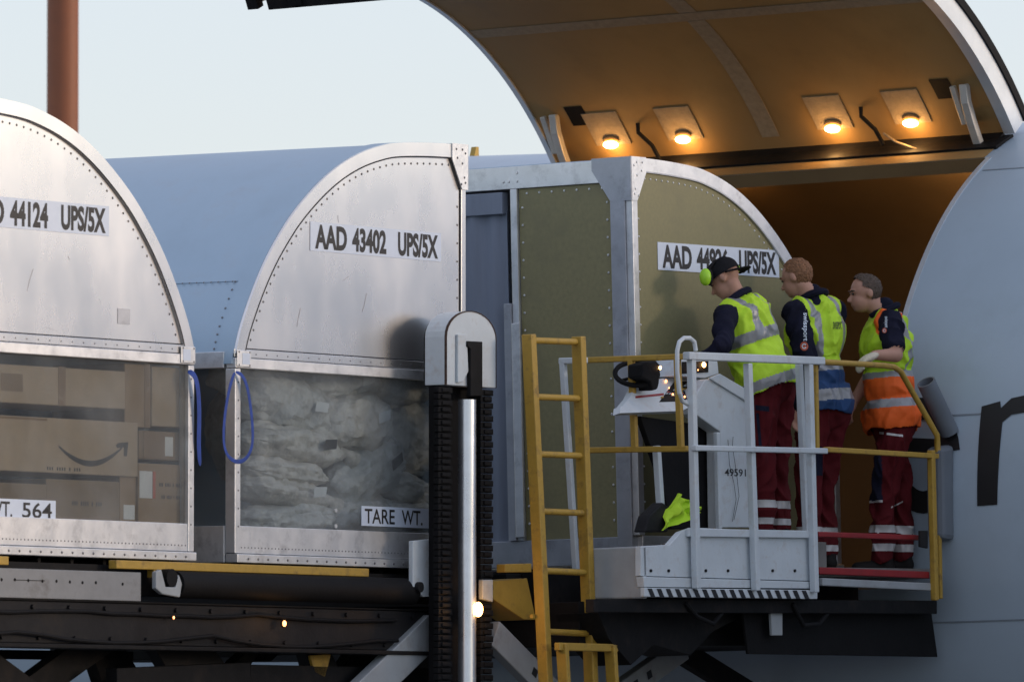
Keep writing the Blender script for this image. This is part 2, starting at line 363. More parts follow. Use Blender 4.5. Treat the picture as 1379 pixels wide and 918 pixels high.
    if win:
        rivets(rv, [(X(.07 + i * .032), -.0045, .085) for i in range(66)], .005)
        rivets(rv, [(X(.2 + i * .1), -.0085, 1.16) for i in range(20)], .005)
        rivets(rv, [(X(x), -.0245, z) for x in (.02, .12) for z in (1.095, 1.168)], .006)
        rivets(rv, [(X(.03), -.0125, .2 + .1 * i) for i in range(9)], .006)
    ob = rv.build('rivets', 'rivet' if win else 'rivet_bright', t, kind='stuff')
    if win:
        pts = [p for p in SP if 1.18 <= p[1] <= 1.6]
        rv = MB(); nx = -1 if not mirror else 1
        rivets(rv, [(X(p[0] - .002), .15, p[1]) for p in pts] , .007, (nx, 0, .6))
        sm = [p for p in SP if 1.56 <= p[1] <= 1.60][0]
        rivets(rv, [(X(sm[0] - .012), .16 + .05 * i, sm[1]) for i in range(58)], .006, (nx, 0, .7))
        rv.build('roof_rivets', 'rivet', t, kind='stuff')
    return t, X
c1, X1 = container('cargo_container', 'silver container with curved right shoulder, brown boxes behind its clear panel, at left edge', L, -.379 - W, True, 'boxes')
c2, X2 = container('cargo_container', 'silver container with blue grey curved roof, full of sacks, behind the lift column', L, 0, False, 'sacks')
c3, X3 = container('cargo_container', 'olive panelled container with grey corner post standing beside the three workers', A, 0, True, 'solid')

def plate(parent, frame, ox, y, px0, py0, px1, py1, txt, bold, pad=.02, padv=.1, mx=None, lm='label_white'):
    """label plate between two photo corners laid on the plane y, with its lettering"""
    x0, z1 = frame.hy(px0, py0, y); x1, z0 = frame.hy(px1, py1, y); x0 -= ox; x1 -= ox
    p = box('label_plate', lm, parent, x0, x1, y, y + .002, z0, z1)
    h = z1 - z0
    items = txt if isinstance(txt, list) else [(txt, 0, 1)]
    for s_, f0, f1 in items:
        text_on_y(s_, x0 + pad + (x1 - x0 - 2 * pad) * f0, x0 + pad + (x1 - x0 - 2 * pad) * f1, z0 + h * padv, z1 - h * padv, y - .0012, 'ink', p, bold)
    return x0, x1, z0, z1
# identification labels: plate corners (left-top, right-bottom) on the end panel
x0, z1 = L.hy(418, 299, -.004); x1, z0 = L.hy(594, 350, -.004); zc_ = (L.hy(418, 319.5, -.004)[1] + L.hy(594, 331.5, -.004)[1]) / 2
def id_label(parent, xr0, xr1, zc_, h, txt, y=-.004):
    p = box('label_plate', 'label_white', parent, xr0, xr1, y, y + .0025, zc_ - h / 2, zc_ + h / 2)
    w_ = xr1 - xr0; a = txt.split(' ')
    f = [(a[0], .035, .275), (a[1], .315, .575), (a[2], .665, .975)]
    for s_, f0, f1 in f: text_on_y(s_, xr0 + w_ * f0, xr0 + w_ * f1, zc_ - h * .42, zc_ + h * .42, y - .0012, 'ink', p, .04)
lw = x1 - x0; lh = .163
id_label(c2, x0, x1, zc_, lh, 'AAD 43402 UPS/5X')
xr, zr = L.hy(147, 298, -.004); ox1 = -.379 - W
id_label(c1, xr - ox1 - lw, xr - ox1, zr, lh, 'AAD 44124 UPS/5X')
xa, za = A.hy(886, 345.5, -.004); xb, zb = A.hy(1049, 354.5, -.004)
id_label(c3, xa, xb, (za + zb) / 2, lh * 1.02, 'AAD 44926 UPS/5X')
def tare(parent, x0, zc_, w_=.98, h=.112, y=.007):
    p = box('label_plate', 'label_white', parent, x0, x0 + w_, y, y + .0025, zc_ - h / 2, zc_ + h / 2)
    for s_, f0, f1 in [('TARE', .03, .33), ('WT.', .40, .61), ('564', .70, .965)]:
        text_on_y(s_, x0 + w_ * f0, x0 + w_ * f1, zc_ - h * .37, zc_ + h * .37, y - .0012, 'ink', p, .012)
xt, zt = L.hy(487, 694, .007); tare(c2, xt, zt)
xt, zt = L.hy(75, 688, .007); tare(c1, xt - ox1 - .98, zt)
xt, zt = L.hy(167, 426, -.003); box('sticker', 'alu_dark', c1, xt - ox1 - .055, xt - ox1 + .055, -.003, -.0005, zt - .042, zt + .042)
# small dents / scrapes and plug on the sacks container window
for px, py in ((452, 687), (452, 708)):
    x, z = L.hy(px, py, .006); MB().tube([(x, .0095, z), (x, .002, z)], .012, 10).build('window_bolt', 'alu_frame', c2)

# ---- the olive container's flat long side (faces left): local x = 0, running back along y
def c3y(nm, mt, x0, x1, y0, y1, z0, z1, bv=.003): return box(nm, mt, c3, x0, x1, y0, y1, z0, z1, bv)
c3y('corner_post', 'alu_frame', .0, .058, -.016, .03, .206, 2.20); c3y('corner_post', 'alu_dark', -.012, .055, .0305, .135, .05, 2.20)
c3y('top_beam', 'alu_frame', -.010, .04, .0305, D, 2.305, 2.44)
c3y('side_panel', 'olive', .004, .02, .14, .80, .2, 2.303)
c3y('side_base_rail', 'alu_dark', -.010, .05, .137, D, .04, .2)
c3y('door_jamb', 'alu_frame', -.016, .03, .803, .85, .2, 2.303); c3y('door_hinge_strip', 'alu_dark', -.03, .01, .853, .905, .2, 1.62)
c3y('hinge_cover', 'alu_frame', -.034, -.018, .79, .85, .22, 1.50)
c3y('curtain_header', 'curtain', -.014, .05, .91, D - .1, 2.16, 2.29)
mb = MB(); cols = 90; vs = []; fs = []
for i in range(cols + 1):
    y = .90 + (D - 1.0) * i / cols; x = .02 + .012 * math.sin(i * 1.1) + .01 * math.sin(i * .37)
    vs += [(x, y, .2), (x, y, 2.18), (x + .01, y, .2), (x + .01, y, 2.18)]
for i in range(cols): a = i * 4; fs += [(a, a + 4, a + 5, a + 1), (a + 2, a + 3, a + 7, a + 6)]
mb.add(vs, fs).build('door_curtain', 'curtain', c3, smooth=True)
rv = MB(); s = (-1, 0, 0)
rivets(rv, [(.003, .165, .3 + .105 * i) for i in range(19)] + [(.003, .775, .3 + .105 * i) for i in range(19)] + [(.003, .2 + .09 * i, 2.275) for i in range(7)] , .0085, s)
rivets(rv, [(-.008, y, z) for y, z in [(.03, 2.4), (.1, 2.41), (.2, 2.41), (.22, 2.33), (.06, 2.24), (.12, 2.24), (.1, 2.32)]] + [(-.011, .8, 2.35), (-.011, .8, 2.4), (-.011, .86, 2.35), (-.011, .9, 2.35)], .009, s)
rv.build('side_rivets', 'rivet_bright', c3, kind='stuff')

# ------------------------------------------------------------------ boxes in the left container (front faces just behind the clear panel)
def carton(px0, py0, px1, py1, y, dep, mt, label, tapes=(), labels=(), prints=()):
    x0, z1 = L.hy(px0, (py0), y); x1, z0 = L.hy(px1, py1, y)
    cx_ = (x0 + x1) / 2; w_ = x1 - x0; h = z1 - z0
    m = L.m @ Matrix.Translation((cx_, y, z0)) @ Matrix.Rotation(random.uniform(-.02, .02), 4, 'Z')
    t = thing('cardboard_box', label, 'box', m, 'boxes in the left container')
    MB().box(-w_ / 2, w_ / 2, 0, dep, 0, h - .004).build('carton', mt, t, bevel=.006)
    for a, b, c, d in tapes: box('tape', 'tape', t, (a - .5) * w_, (b - .5) * w_, -.002, -.0008, c * h, d * h)
    for a, b, c, d, k in labels: box('shipping_label', k, t, (a - .5) * w_, (b - .5) * w_, -.0022, -.001, c * h, d * h)
    for a, b, c, d in prints: text_on_y('||| |||| | |||', (a - .5) * w_, (b - .5) * w_, c * h, d * h, -.0015, 'print_dark', t, .03, 'print')
    return t, w_, h
carton(-90, 644, 62, 704, .05, .5, 'cardboard_dark', 'dark brown box at lower left behind the tare plate', prints=[(.75, .95, .5, .6)])
carton(63, 643, 160, 706, .05, .55, 'cardboard_dark', 'dark brown box on container floor right under the curved arrow', prints=[(.35, .75, .4, .5)])
carton(161, 640, 186, 706, .07, .4, 'cardboard', 'narrow upright box wedged in the bottom row of boxes', labels=[(.2, .8, .1, .4, 'paper')])
carton(187, 622, 247, 707, .05, .5, 'cardboard', 'box bearing a tall white label with red edge, bottom right', labels=[(-.0 + .02, .30, .42, .86, 'paper'), (.31, .37, .42, .86, 'print_red')], prints=[(.45, .9, .62, .68), (.5, .9, .42, .48)])
t, w_, h = carton(-80, 553, 186, 642, .045, .5, 'cardboard_light', 'largest brown box, printed with a smiling curved arrow', tapes=[(.0, .53, .93, .97)], prints=[(.53, .70, .05, .11)])
cxb = (L.hy(-80, 553, .045)[0] + L.hy(186, 642, .045)[0]) / 2; czb = L.hy(186, 642, .045)[1]
def cl(px, py): a, c = L.hy(px, py, .0435); return (a - cxb, -.0015, c - czb)
N = 28; up_, dn_ = [], []
for i in range(N + 1):
    f = i / N; px = 79 + 86 * f; py = 598 + 28 * math.sin(math.pi * (f * .93 + .02)) ** .85 - 1.5 * f; th = .6 + 4.6 * math.sin(math.pi * min(1., f * .9 + .06)) ** .8
    up_.append(cl(px, py - th)); dn_.append(cl(px, py + th * .5))
MB().add(up_ + dn_, [(i, i + 1, N + 2 + i, N + 1 + i) for i in range(N)]).add([cl(*p) for p in [(156, 599), (160, 596), (173, 595), (171, 614), (167, 614), (167, 602), (158, 603)]], [(0, 1, 2, 6), (2, 3, 4, 5), (2, 5, 6)]).build('curved_arrow_print', 'print_dark', t)
carton(187, 578, 250, 621, .06, .45, 'cardboard_dark', 'dark box with a small white label at the container corner', tapes=[(.1, .75, .05, .95)], labels=[(.55, .72, .15, .8, 'paper')])
carton(-70, 484, 166, 551, .05, .5, 'cardboard_light', 'wide pale box in the top row above the curved arrow', tapes=[(.62, .66, 0, 1)], labels=[(.30, .42, .3, .75, 'cardboard_dark')])
carton(168, 488, 203, 576, .05, .5, 'cardboard', 'tall brown box in the top row, second from the strapped corner', tapes=[(.75, .95, 0, 1)])
carton(205, 492, 249, 576, .055, .5, 'cardboard_light', 'tall pale box in the top row at the strapped corner')

# ------------------------------------------------------------------ sacks in the second container
def sack(px, py, rx, rz, y, tilt, mt, label, tie=None, tagc=None):
    x, z = L.hy(px, py, y); s0 = 1 / 238.0
    sx = rx * s0 / .566; sz = rz * s0
    t = thing('sack', label, 'sack', L.m @ Matrix.Translation((x, y, z)) @ Matrix.Rotation(R(tilt), 4, 'Y'), 'sacks in the middle container')
    mb = MB(); nu, nv = 72, 44; vs = []; fs = []; sd_ = random.uniform(0, 100)
    for i in range(nv + 1):
        th = math.pi * i / nv
        for j in range(nu):
            ph = 2 * math.pi * j / nu
            q = Vector((math.copysign(abs(math.cos(th)) ** .75, math.cos(th)), math.sin(th) ** .7 * math.cos(ph), math.sin(th) ** .7 * math.copysign(abs(math.sin(ph)) ** .8, math.sin(ph))))
            nz = noise.fractal(q * 1.6 + Vector((sd_, 0, 0)), 1., 2.1, 4) * .16
            fold = .05 * abs(math.sin(ph * 4 + 5 * noise.noise(q * 2 + Vector((0, sd_, 0))))) * (abs(q.x) ** 1.5)
            qq = Vector((q.x * sx, q.y * .155, q.z * sz)); w1 = qq * 6.5 + Vector((sd_, 3, 0)) + noise.noise_vector(qq * 6 + Vector((sd_, 0, 7))) * .9
            crease = (abs(noise.noise(w1)) ** .7) * .26 + (abs(noise.noise(w1 * 2.6)) ** .7) * .07
            k_ = .86 + nz + crease - fold * 1.6
            vs.append((q.x * sx * (1 + nz * .4), q.y * .175 * k_, q.z * sz * k_ * 1.06))
    for i in range(nv):
        for j in range(nu): fs.append((i * nu + j, i * nu + (j + 1) % nu, (i + 1) * nu + (j + 1) % nu, (i + 1) * nu + j))
    mb.add(vs, fs).build('bag', mt, t, smooth=True)
    if tie is not None:     # gathered neck
        nk = MB(); pts = [(tie * sx * .93, -.05, 0), (tie * sx * 1.06, -.07, .01), (tie * sx * 1.22, -.06, -.02)]
        nk.tube(pts, [.05, .022, .06], 10).build('gathered_neck', mt, t, smooth=True)
    if tagc: 
        MB().add([(-.05 + .35 * sx, -.185, -.02), (.06 + .35 * sx, -.19, .0), (.065 + .35 * sx, -.192, .055), (-.045 + .35 * sx, -.187, .04)], [(0, 1, 2, 3)]).build('tag', tagc, t)
SK = [(377, 545, 56, 36, 12, .24, 'upper left, fat, gathered to the right', 1, 'paper'), (465, 568, 48, 36, -6, .22, 'in the middle of the window, the roundest of the pile', None, 'paper'),
      (386, 599, 64, 23, 5, .21, 'left of the middle, with a dark tag', 1, 'print_dark'), (483, 637, 52, 36, -22, .24, 'tilted, just above the tare plate', None, 'print_dark'),
      (374, 635, 52, 17, 4, .22, 'flattened, left, third from the floor', None, None), (375, 663, 54, 18, 6, .22, 'flattened, left, second from the floor', 1, 'paper'),
      (379, 698, 60, 18, -3, .22, 'flattened on the floor at the left corner post', None, None), (540, 660, 34, 18, 14, .25, 'small, above the right end of the tare plate', 1, None),
      (547, 593, 40, 40, 0, .27, 'large, right of the round middle sack', None, None), (440, 518, 60, 22, -5, .30, 'top row beneath the mid rail, left half', None, 'paper'),
      (520, 522, 52, 24, 4, .34, 'top row beneath the mid rail, right half', None, None), (572, 540, 30, 32, 0, .36, 'top right, half hidden by the column cap', None, None),
      (468, 692, 52, 22, -4, .26, 'on the floor left of the tare plate', None, None), (545, 697, 52, 20, 3, .26, 'on the floor behind the tare plate', None, None),
      (335, 515, 38, 24, 10, .34, 'top left corner behind the latch plate', None, None), (590, 640, 36, 40, 0, .38, 'beside the chain of the lift column', None, None),
      (425, 660, 50, 40, 0, .62, 'deep between the flattened pile and the tilted one', None, None), (425, 560, 60, 50, 0, .66, 'deep behind the round middle sack', None, None), (520, 560, 70, 60, 0, .75, 'deep at the right of the pile', None, None), (350, 580, 60, 60, 0, .75, 'deep behind the left part of the pile', None, None), (530, 670, 70, 50, 0, .7, 'deep above the tare plate', None, None)]
for i, (px, py, rx, rz, tl, y, nm, tie, tg) in enumerate(SK):
    sack(px, py, rx * .95, rz * 1.16, y + .035, tl, 'sack' if i % 3 else 'sack_grey', 'crumpled pale plastic sack, ' + nm, tie=tie, tagc=tg)
# ------------------------------------------------------------------ blue straps at the container corners
def strap(pts, label, wd=.042):
    mb = MB(); P = [Vector(p) for p in pts]; vs = []; fs = []
    for i, p in enumerate(P):
        t = (P[min(i + 1, len(P) - 1)] - P[max(i - 1, 0)]).normalized(); e = t.cross(Vector((0, 1, 0)))
        if e.length < .1: e = Vector((1, 0, 0))
        e.normalize(); n_ = t.cross(e).normalized()
        vs += [p + e * wd / 2 + n_ * .0015, p - e * wd / 2 + n_ * .0015, p - e * wd / 2 - n_ * .0015, p + e * wd / 2 - n_ * .0015]
    for i in range(len(P) - 1):
        for j in range(4): fs.append((4 * i + j, 4 * i + (j + 1) % 4, 4 * i + 4 + (j + 1) % 4, 4 * i + 4 + j))
    fs += [(0, 1, 2, 3), tuple(len(vs) - 1 - k for k in range(4))]
    o = mb.add(vs, fs).build('strap', 'strap_blue', smooth=True, subsurf=2); o.matrix_world = L.m; tag(o, label, 'strap', 'blue straps on the containers'); return o
def sp(pts, y): return [(lambda h: (h[0], yy, h[1]))(L.hy(px, py, yy)) for (px, py), yy in zip(pts, y)]
strap(sp([(252, 499), (262, 503), (267, 520), (269, 560), (267, 600), (270, 630)], [-.015, -.05, -.05, -.04, -.03, -.02]), 'blue strap hanging straight from the left container corner')
strap(sp([(316, 500), (330, 505), (337, 540), (341, 580), (340, 608), (325, 625), (308, 618), (300, 600), (302, 560), (310, 515), (317, 500)], [-.03, -.05, -.05, -.05, -.05, -.045, -.04, -.035, -.03, -.03, -.03]), 'blue strap hanging in a long loop from the sacks container', .028)

# ------------------------------------------------------------------ the aircraft
FR, FX, FZ = 2.6, 4.85, .30                 # fuselage radius, axis position in the bridge frame
YJ0, YJ1 = -.28, 3.20                       # door opening along the fuselage
PH0, PH1 = -9., 62.                         # opening, degrees round the section
air = thing('cargo_aircraft', 'white cargo aircraft with its large side door raised beside the loader', 'aircraft', A.m)
def cyl(ph, y, r): return (FX - r * math.cos(R(ph)), y, FZ + r * math.sin(R(ph)))
def shell(r, ys, phs, hole, k=0, mb=None):
    mb = mb or MB(); n = len(phs); vs = [cyl(p, y, rr) for y, rr in zip(ys, r) for p in phs]; fs = []
    for i in range(len(ys) - 1):
        for j in range(n - 1):
            if hole and ys[i] >= YJ0 - 1e-6 and ys[i + 1] <= YJ1 + 1e-6 and phs[j] >= PH0 - 1e-6 and phs[j + 1] <= PH1 + 1e-6: continue
            fs.append((i * n + j, i * n + j + 1, (i + 1) * n + j + 1, (i + 1) * n + j))
    return mb.add(vs, fs, k)
phs = sorted(set([-180 + 4 * i for i in range(91)] + [PH0, PH1]))
ysk = [-20.5, -20, -19, -17.5, -16, -9, -6, -3, -1.5, YJ0, .4, 1.2, 2.0, 2.6, YJ1, 5, 8, 12, 16, 20, 24, 30]
rsk = [.3, .9, 1.6, 2.2, 2.45] + [FR] * 10 + [2.66] * 4 + [2.45, 2.0, .6]
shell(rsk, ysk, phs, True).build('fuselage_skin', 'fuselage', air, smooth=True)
yl = [-5, -2.5, YJ0, 1, 2, YJ1, 6, 9]
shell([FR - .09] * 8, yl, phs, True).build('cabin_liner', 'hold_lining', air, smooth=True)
MB().add([cyl(p, -5, FR - .09) for p in range(-180, 180, 6)], [list(range(60))]).build('cabin_bulkhead', 'hold_lining', air)
MB().add([cyl(p, 9, FR - .09) for p in range(-180, 180, 6)], [list(range(60))]).build('cabin_bulkhead', 'hold_lining', air)
jm = MB(); pj = [PH0 + (PH1 - PH0) * i / 20 for i in range(21)]
for y in (YJ0, YJ1):
    vs = [cyl(p, y, r) for r in (FR + .001, FR - .09) for p in pj]; jm.add(vs, [(i, i + 1, 22 + i, 21 + i) for i in range(20)])
for p in (PH0, PH1):
    vs = [cyl(p, y, r) for r in (FR + .001, FR - .09) for y in (YJ0, YJ1)]; jm.add(vs, [(0, 1, 3, 2)])
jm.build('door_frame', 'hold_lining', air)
box('cabin_floor', 'floor_metal', air, 2.36, 7.1, -4.9, 8.9, -.10, -.025)
def strip_ring(nm, mt, p0, p1, y0, y1, r0, r1, n=12):
    vs = [cyl(p0 + (p1 - p0) * i / n, y, r) for r in (r1, r0) for y in (y0, y1) for i in range(n + 1)]; m_ = n + 1; fs = []
    for i in range(n): fs += [(i, i + 1, m_ + i + 1, m_ + i), (i, 2 * m_ + i, 2 * m_ + i + 1, i + 1), (m_ + i, m_ + i + 1, 3 * m_ + i + 1, 3 * m_ + i)]
    fs += [(0, m_, 3 * m_, 2 * m_), (n, 2 * m_ + n, 3 * m_ + n, m_ + n)]
    return MB().add(vs, fs).build(nm, mt, air)
for p in (58.0, 14., -14): strip_ring('skin_seam', 'fuselage_seam', p, p + .22, -12, YJ0 - .06, FR, FR + .002, 2)
strip_ring('skin_seam', 'fuselage_seam', 58, 58.2, YJ1 + .05, 16, FR, FR + .002, 2)
strip_ring('jamb_edge', 'door_rim', PH0, PH1, YJ0 - .035, YJ0 - .001, FR - .02, FR + .006, 30)
strip_ring('hinge_cover', 'dark_steel', 65.0, 70, YJ0, YJ1, FR + .002, FR + .02, 4); strip_ring('lamplit_sill', 'liner', 62.05, 64.9, YJ0 + .02, YJ1 - .02, FR + .002, FR + .006, 4)  # sill strip over the skin, orange lamplight put into its colour
for y in (-1.6, .7, 2.9, 5.): 
    MB().ell((FX + .55, y, FZ + 2.2), (.07, .07, .03)).build('cabin_lamp', 'small_lens', air)
# painted lettering on the skin: hit test with the barrel
def hitcyl(px, py, r=FR + .004):
    o = A.i @ CAM; d = A.i.to_3x3() @ ray(px, py); ox, oz = o.x - FX, o.z - FZ
    a = d.x ** 2 + d.z ** 2; b = 2 * (ox * d.x + oz * d.z); c = ox * ox + oz * oz - r * r
    t = (-b - math.sqrt(b * b - 4 * a * c)) / (2 * a); p = o + d * t
    return p.y, math.degrees(math.atan2(p.z - FZ, FX - p.x))
def paint_poly(pts, name='painted_letter'):
    bm = bmesh.new(); q = [hitcyl(a, b) for a, b in pts]; V = [bm.verts.new((a, 0, c)) for a, c in q]; bm.faces.new(V); bmesh.ops.triangulate(bm, faces=bm.faces[:])
    p0, p1 = min(c for _, c in q), max(c for _, c in q); k = math.floor(p0)
    while k < p1: bmesh.ops.bisect_plane(bm, geom=bm.verts[:] + bm.edges[:] + bm.faces[:], plane_co=(0, 0, k), plane_no=(0, 0, 1)); k += .8
    bm.verts.index_update(); vs = [cyl(v.co.z, v.co.x, FR + .0045) for v in bm.verts]; ff = [[v.index for v in f.verts] for f in bm.faces]; bm.free()
    MB().add(vs, ff).build(name, 'ink', air)
paint_poly([(1316, 681), (1318, 600), (1322, 547), (1347, 540), (1348, 549), (1362, 536), (1380, 532), (1396, 532), (1396, 555), (1379, 555), (1362, 558), (1350, 568), (1347, 590), (1343, 679)])
el = lambda rx, ry, t: (1243 + rx * math.cos(t), 613 + ry * math.sin(t))
ring = [(.62 + (2 * math.pi - .72) * i / 30) for i in range(31)]
q = [hitcyl(*el(50, 78, t)) for t in ring] + [hitcyl(*el(26, 48, t)) for t in ring]; n = len(ring)
MB().add([cyl(c, a, FR + .0045) for a, c in q], [(i, i + 1, n + i + 1, n + i) for i in range(n - 1)]).build('painted_letter', 'ink', air)
paint_poly([(1222, 589), (1268, 591), (1268, 617), (1222, 615)])
MB().prism([(0, -.05), (.0, .055), (-.03, .055), (-.07, -.05)], -.02, .02).build('antenna', 'yellow_paint', air).location = (4.85, 4.45, 2.95)
# ---- the raised door
OPEN, PHH, ARC, DR, DT = R(75.87), 67.08, 76.1, 2.733, .15
hx, hz = -FR * math.cos(R(PHH)), FR * math.sin(R(PHH))
def dp(t, y, off=0.):       # point on the door: t degrees from the hinge, y along, off outwards (+) from the inner face
    ph = R(PHH - t); r = DR + off
    x, z = -r * math.cos(ph) - hx, r * math.sin(ph) - hz
    return (FX + hx + x * math.cos(OPEN) + z * math.sin(OPEN), y, FZ + hz - x * math.sin(OPEN) + z * math.cos(OPEN))
def dshell(nm, mt, t0, t1, y0, y1, o0, o1, parent, n=40, smooth=True, label=None):
    vs = [dp(t0 + (t1 - t0) * i / n, y, o) for o in (o0, o1) for y in (y0, y1) for i in range(n + 1)]; m_ = n + 1; fs = []
    for i in range(n): fs += [(i, i + 1, m_ + i + 1, m_ + i), (2 * m_ + i, 3 * m_ + i, 3 * m_ + i + 1, 2 * m_ + i + 1), (i, 2 * m_ + i, 2 * m_ + i + 1, i + 1), (m_ + i, m_ + i + 1, 3 * m_ + i + 1, 3 * m_ + i)]
    fs += [(0, m_, 3 * m_, 2 * m_), (n, 2 * m_ + n, 3 * m_ + n, m_ + n)]
    return MB().add(vs, fs).build(nm, mt, parent, smooth=smooth, label=label)
door = dshell('cargo_door', 'liner', 0, ARC, YJ0 + .05, YJ1 - .02, 0, .07, air, label='raised curved cargo door with four lit lamps inside')
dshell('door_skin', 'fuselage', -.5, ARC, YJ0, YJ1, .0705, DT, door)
dshell('door_end_rim', 'door_rim', 0, ARC, YJ0 - .03, YJ0 + .049, -.02, DT + .01, door)
dshell('door_seal', 'black_rubber', 0, ARC, YJ0 - .045, YJ0 - .031, DT - .035, DT + .02, door)
dshell('door_end_rim', 'door_rim', 0, ARC, YJ1 - .019, YJ1 + .02, -.012, DT + .005, door)
dshell('door_tip_rail', 'dark_steel', ARC, ARC + 1.6, YJ0 - .03, YJ1 - .12, -.04, DT, door, 4)
for i in range(8): 
    y = YJ0 + .15 + .42 * i; dshell('door_latch', 'dark_steel', ARC + 1.65, ARC + 2.0, y, y + .10, -.02, .05, door, 2, False)
dshell('door_latch', 'dark_steel', ARC + .2, ARC + 1.5, YJ1 - .04, YJ1 + .04, -.03, .06, door, 2, False)
ym = 1.42
dshell('door_band', 'liner_band', 25.2, 27.2, YJ0 + .06, YJ1 - .03, -.004, -.0005, door, 2)
dshell('door_band', 'liner_band', 2.0, 25.1, ym, ym + .13, -.004, -.0005, door, 20)
dshell('door_band', 'liner_band', 27.3, 77, ym, ym + .13, -.004, -.0005, door, 20)
dshell('door_band', 'liner_band', 52., 54, YJ0 + .06, ym - .02, -.004, -.0005, door, 2); dshell('door_band', 'liner_band', 52., 54, ym + .15, YJ1 - .03, -.004, -.0005, door, 2)
dshell('sill_channel', 'dark_steel', -1.2, .1, YJ0 + .06, YJ1 - .03, -.09, -.002, door, 3, False)
LAMPS = []
for y in (2.68, 2.12, .98, .395):
    dshell('lamp_plate', 'liner_band', 2.6, 8.2, y - .135, y + .135, -.008, -.001, door, 6)
    a = Vector(dp(3.1, y, -.04)); e = (Vector(dp(3.1, y, -1)) - Vector(dp(3.1, y, 0))).normalized(); tt = (Vector(dp(2.7, y)) - Vector(dp(3.5, y))).normalized()
    MB().ell(a, (.016, .058, .030), (e, Vector((0, 1, 0)), tt), 20, 12).build('lamp_lens', 'lamp_lens', door, smooth=True)
    MB().ell(a - e * .022 - tt * .02, (.014, .060, .034), (e, Vector((0, 1, 0)), tt), 20, 12).build('lamp_housing', 'liner', door, smooth=True)
    ld = bpy.data.lights.new('door_lamp', 'POINT'); ld.energy = 2.0; ld.color = (1, .52, .17); ld.shadow_soft_size = .05
    lo_ = bpy.data.objects.new('door_lamp', ld); col.objects.link(lo_); lo_.parent = door; lo_.location = a + e * .075 + tt * .05
    LAMPS.append(lo_)
for y, sg in ((3.02, 1), (-.10, 1)):
    pts = [dp(8.5, y, -.005), dp(6.5, y, -.07), dp(3.5, y, -.11), dp(.5, y, -.13), dp(-2.2, y, -.10)]
    mb = MB()
    for i in range(4): mb.bar(pts[i], Vector(pts[i + 1]) + (Vector(pts[i + 1]) - Vector(pts[i])).normalized() * .015, .05, .055, (0, 1, 0))
    mb.bar(dp(8.3, y + .09, -.006), dp(3.2, y + .06, -.10), .03, .04, (0, 1, 0)).bar(dp(3, y + .09, -.006), dp(3.1, y, -.10), .09, .03, (0, 1, 0))
    mb.build('hinge_arm', 'fitting', door, bevel=.006)
    dshell('hinge_recess', 'black_rubber', 6.2, 9.6, y - .24 * sg, y - .10 * sg, -.004, -.001, door, 4) if y > 1 else dshell('hinge_recess', 'black_rubber', 6.2, 9.6, y + .10, y + .24, -.004, -.001, door, 4)
for y in (2.42, .72):
    MB().tube([dp(6, y, -.01), dp(5, y, -.05), dp(2.5, y - .05, -.04), dp(.6, y - .1, -.09)], .014, 8).build('door_pipe', 'dark_steel', door, smooth=True)
MB().tube([dp(2.2, .6, -.07), dp(1.4, .5, -.12), dp(.2, .3, -.17), dp(-.3, .05, -.16), dp(.2, -.08, -.12)], .008, 6).build('door_cable', 'liner_band', door, smooth=True)
ld = bpy.data.lights.new('cabin_lamp_light', 'POINT'); ld.energy = 17; ld.color = (1, .60, .28); ld.shadow_soft_size = .1
lo_ = bpy.data.objects.new('cabin_lamp_light', ld); col.objects.link(lo_); lo_.parent = air; lo_.location = (FX + .45, .7, FZ + 1.9)

# ------------------------------------------------------------------ the loader
ldr = thing('cargo_loader', 'dark scissor lift cargo loader with white and yellow railings under the containers', 'loader', L.m)
AM = L.i @ A.m
def la(o): o.matrix_basis = AM; return o
def poly(pts, y, fr=L): return [fr.hy(a, b, y) for a, b in pts]
def plw(nm, mt, pts, y, th, fr=L, parent=ldr, bevel=0.004, sub=False, label=None):     # plate from photo outline on plane y, thickness backwards
    o = MB().prism(poly(pts, y, fr), y, y + th).build(nm, mt, parent, bevel=bevel, label=label)
    return la(o) if fr is A and not sub else o
# --- main deck (loader frame)
box('main_deck', 'dark_steel', ldr, -3.3, 2.45, .0, 3.3, -.20, -.035)
for i in range(19): MB().tube([(-3.1 + .29 * i, .08, -.018), (-3.1 + .29 * i, 3.2, -.018)], .016, 8).build('deck_roller', 'mid_steel', ldr, smooth=True)
x0 = L.hy(157, 754, -.1)[0]; x1 = L.hy(497, 771, -.1)[0]; xh = L.hy(206, 760, -.1)[0]
box('guide_rail', 'yellow_paint', ldr, x0, x1, -.10, -.045, -.058, -.012, .004); box('guide_rail_hook', 'yellow_paint', ldr, x0 + .34, xh + .03, -.098, -.05, -.10, -.0585, .004)
box('guide_rail', 'yellow_paint', ldr, -3.3, L.hy(12, 750, -.1)[0], -.10, -.045, -.058, -.012, .004)
xs = L.hy(190, 790, -.1)[0]
sp_ = box('side_panel', 'grey_steel', ldr, -3.3, xs, -.10, -.02, -.232, -.075, .004)
for px, py in ((2, 780), (20, 780), (57, 782), (76, 782), (111, 784), (129, 784), (165, 786), (38, 781), (94, 783)):
    x, z = L.hy(px, py, -.10); MB().tube([(x, -.1015, z), (x, -.099, z)], .009, 8).build('panel_hole', 'black_rubber', sp_)
box('panel_hatch', 'mid_steel', sp_, *sorted((L.hy(18, 785, -.1)[0], L.hy(60, 785, -.1)[0])), -.1015, -.099, -.138, -.134)
x, z = L.hy(222, 785, -.13); 
MB().prism([(x - .12, z - .03), (x - .12, z + .06), (x - .07, z + .075), (x - .03, z - .02), (x + .06, z - .02), (x + .09, z + .05), (x + .12, z), (x + .1, z - .075), (x - .06, z - .06)], -.16, -.13).build('roller_bracket', 'grey_paint', ldr, bevel=.006)
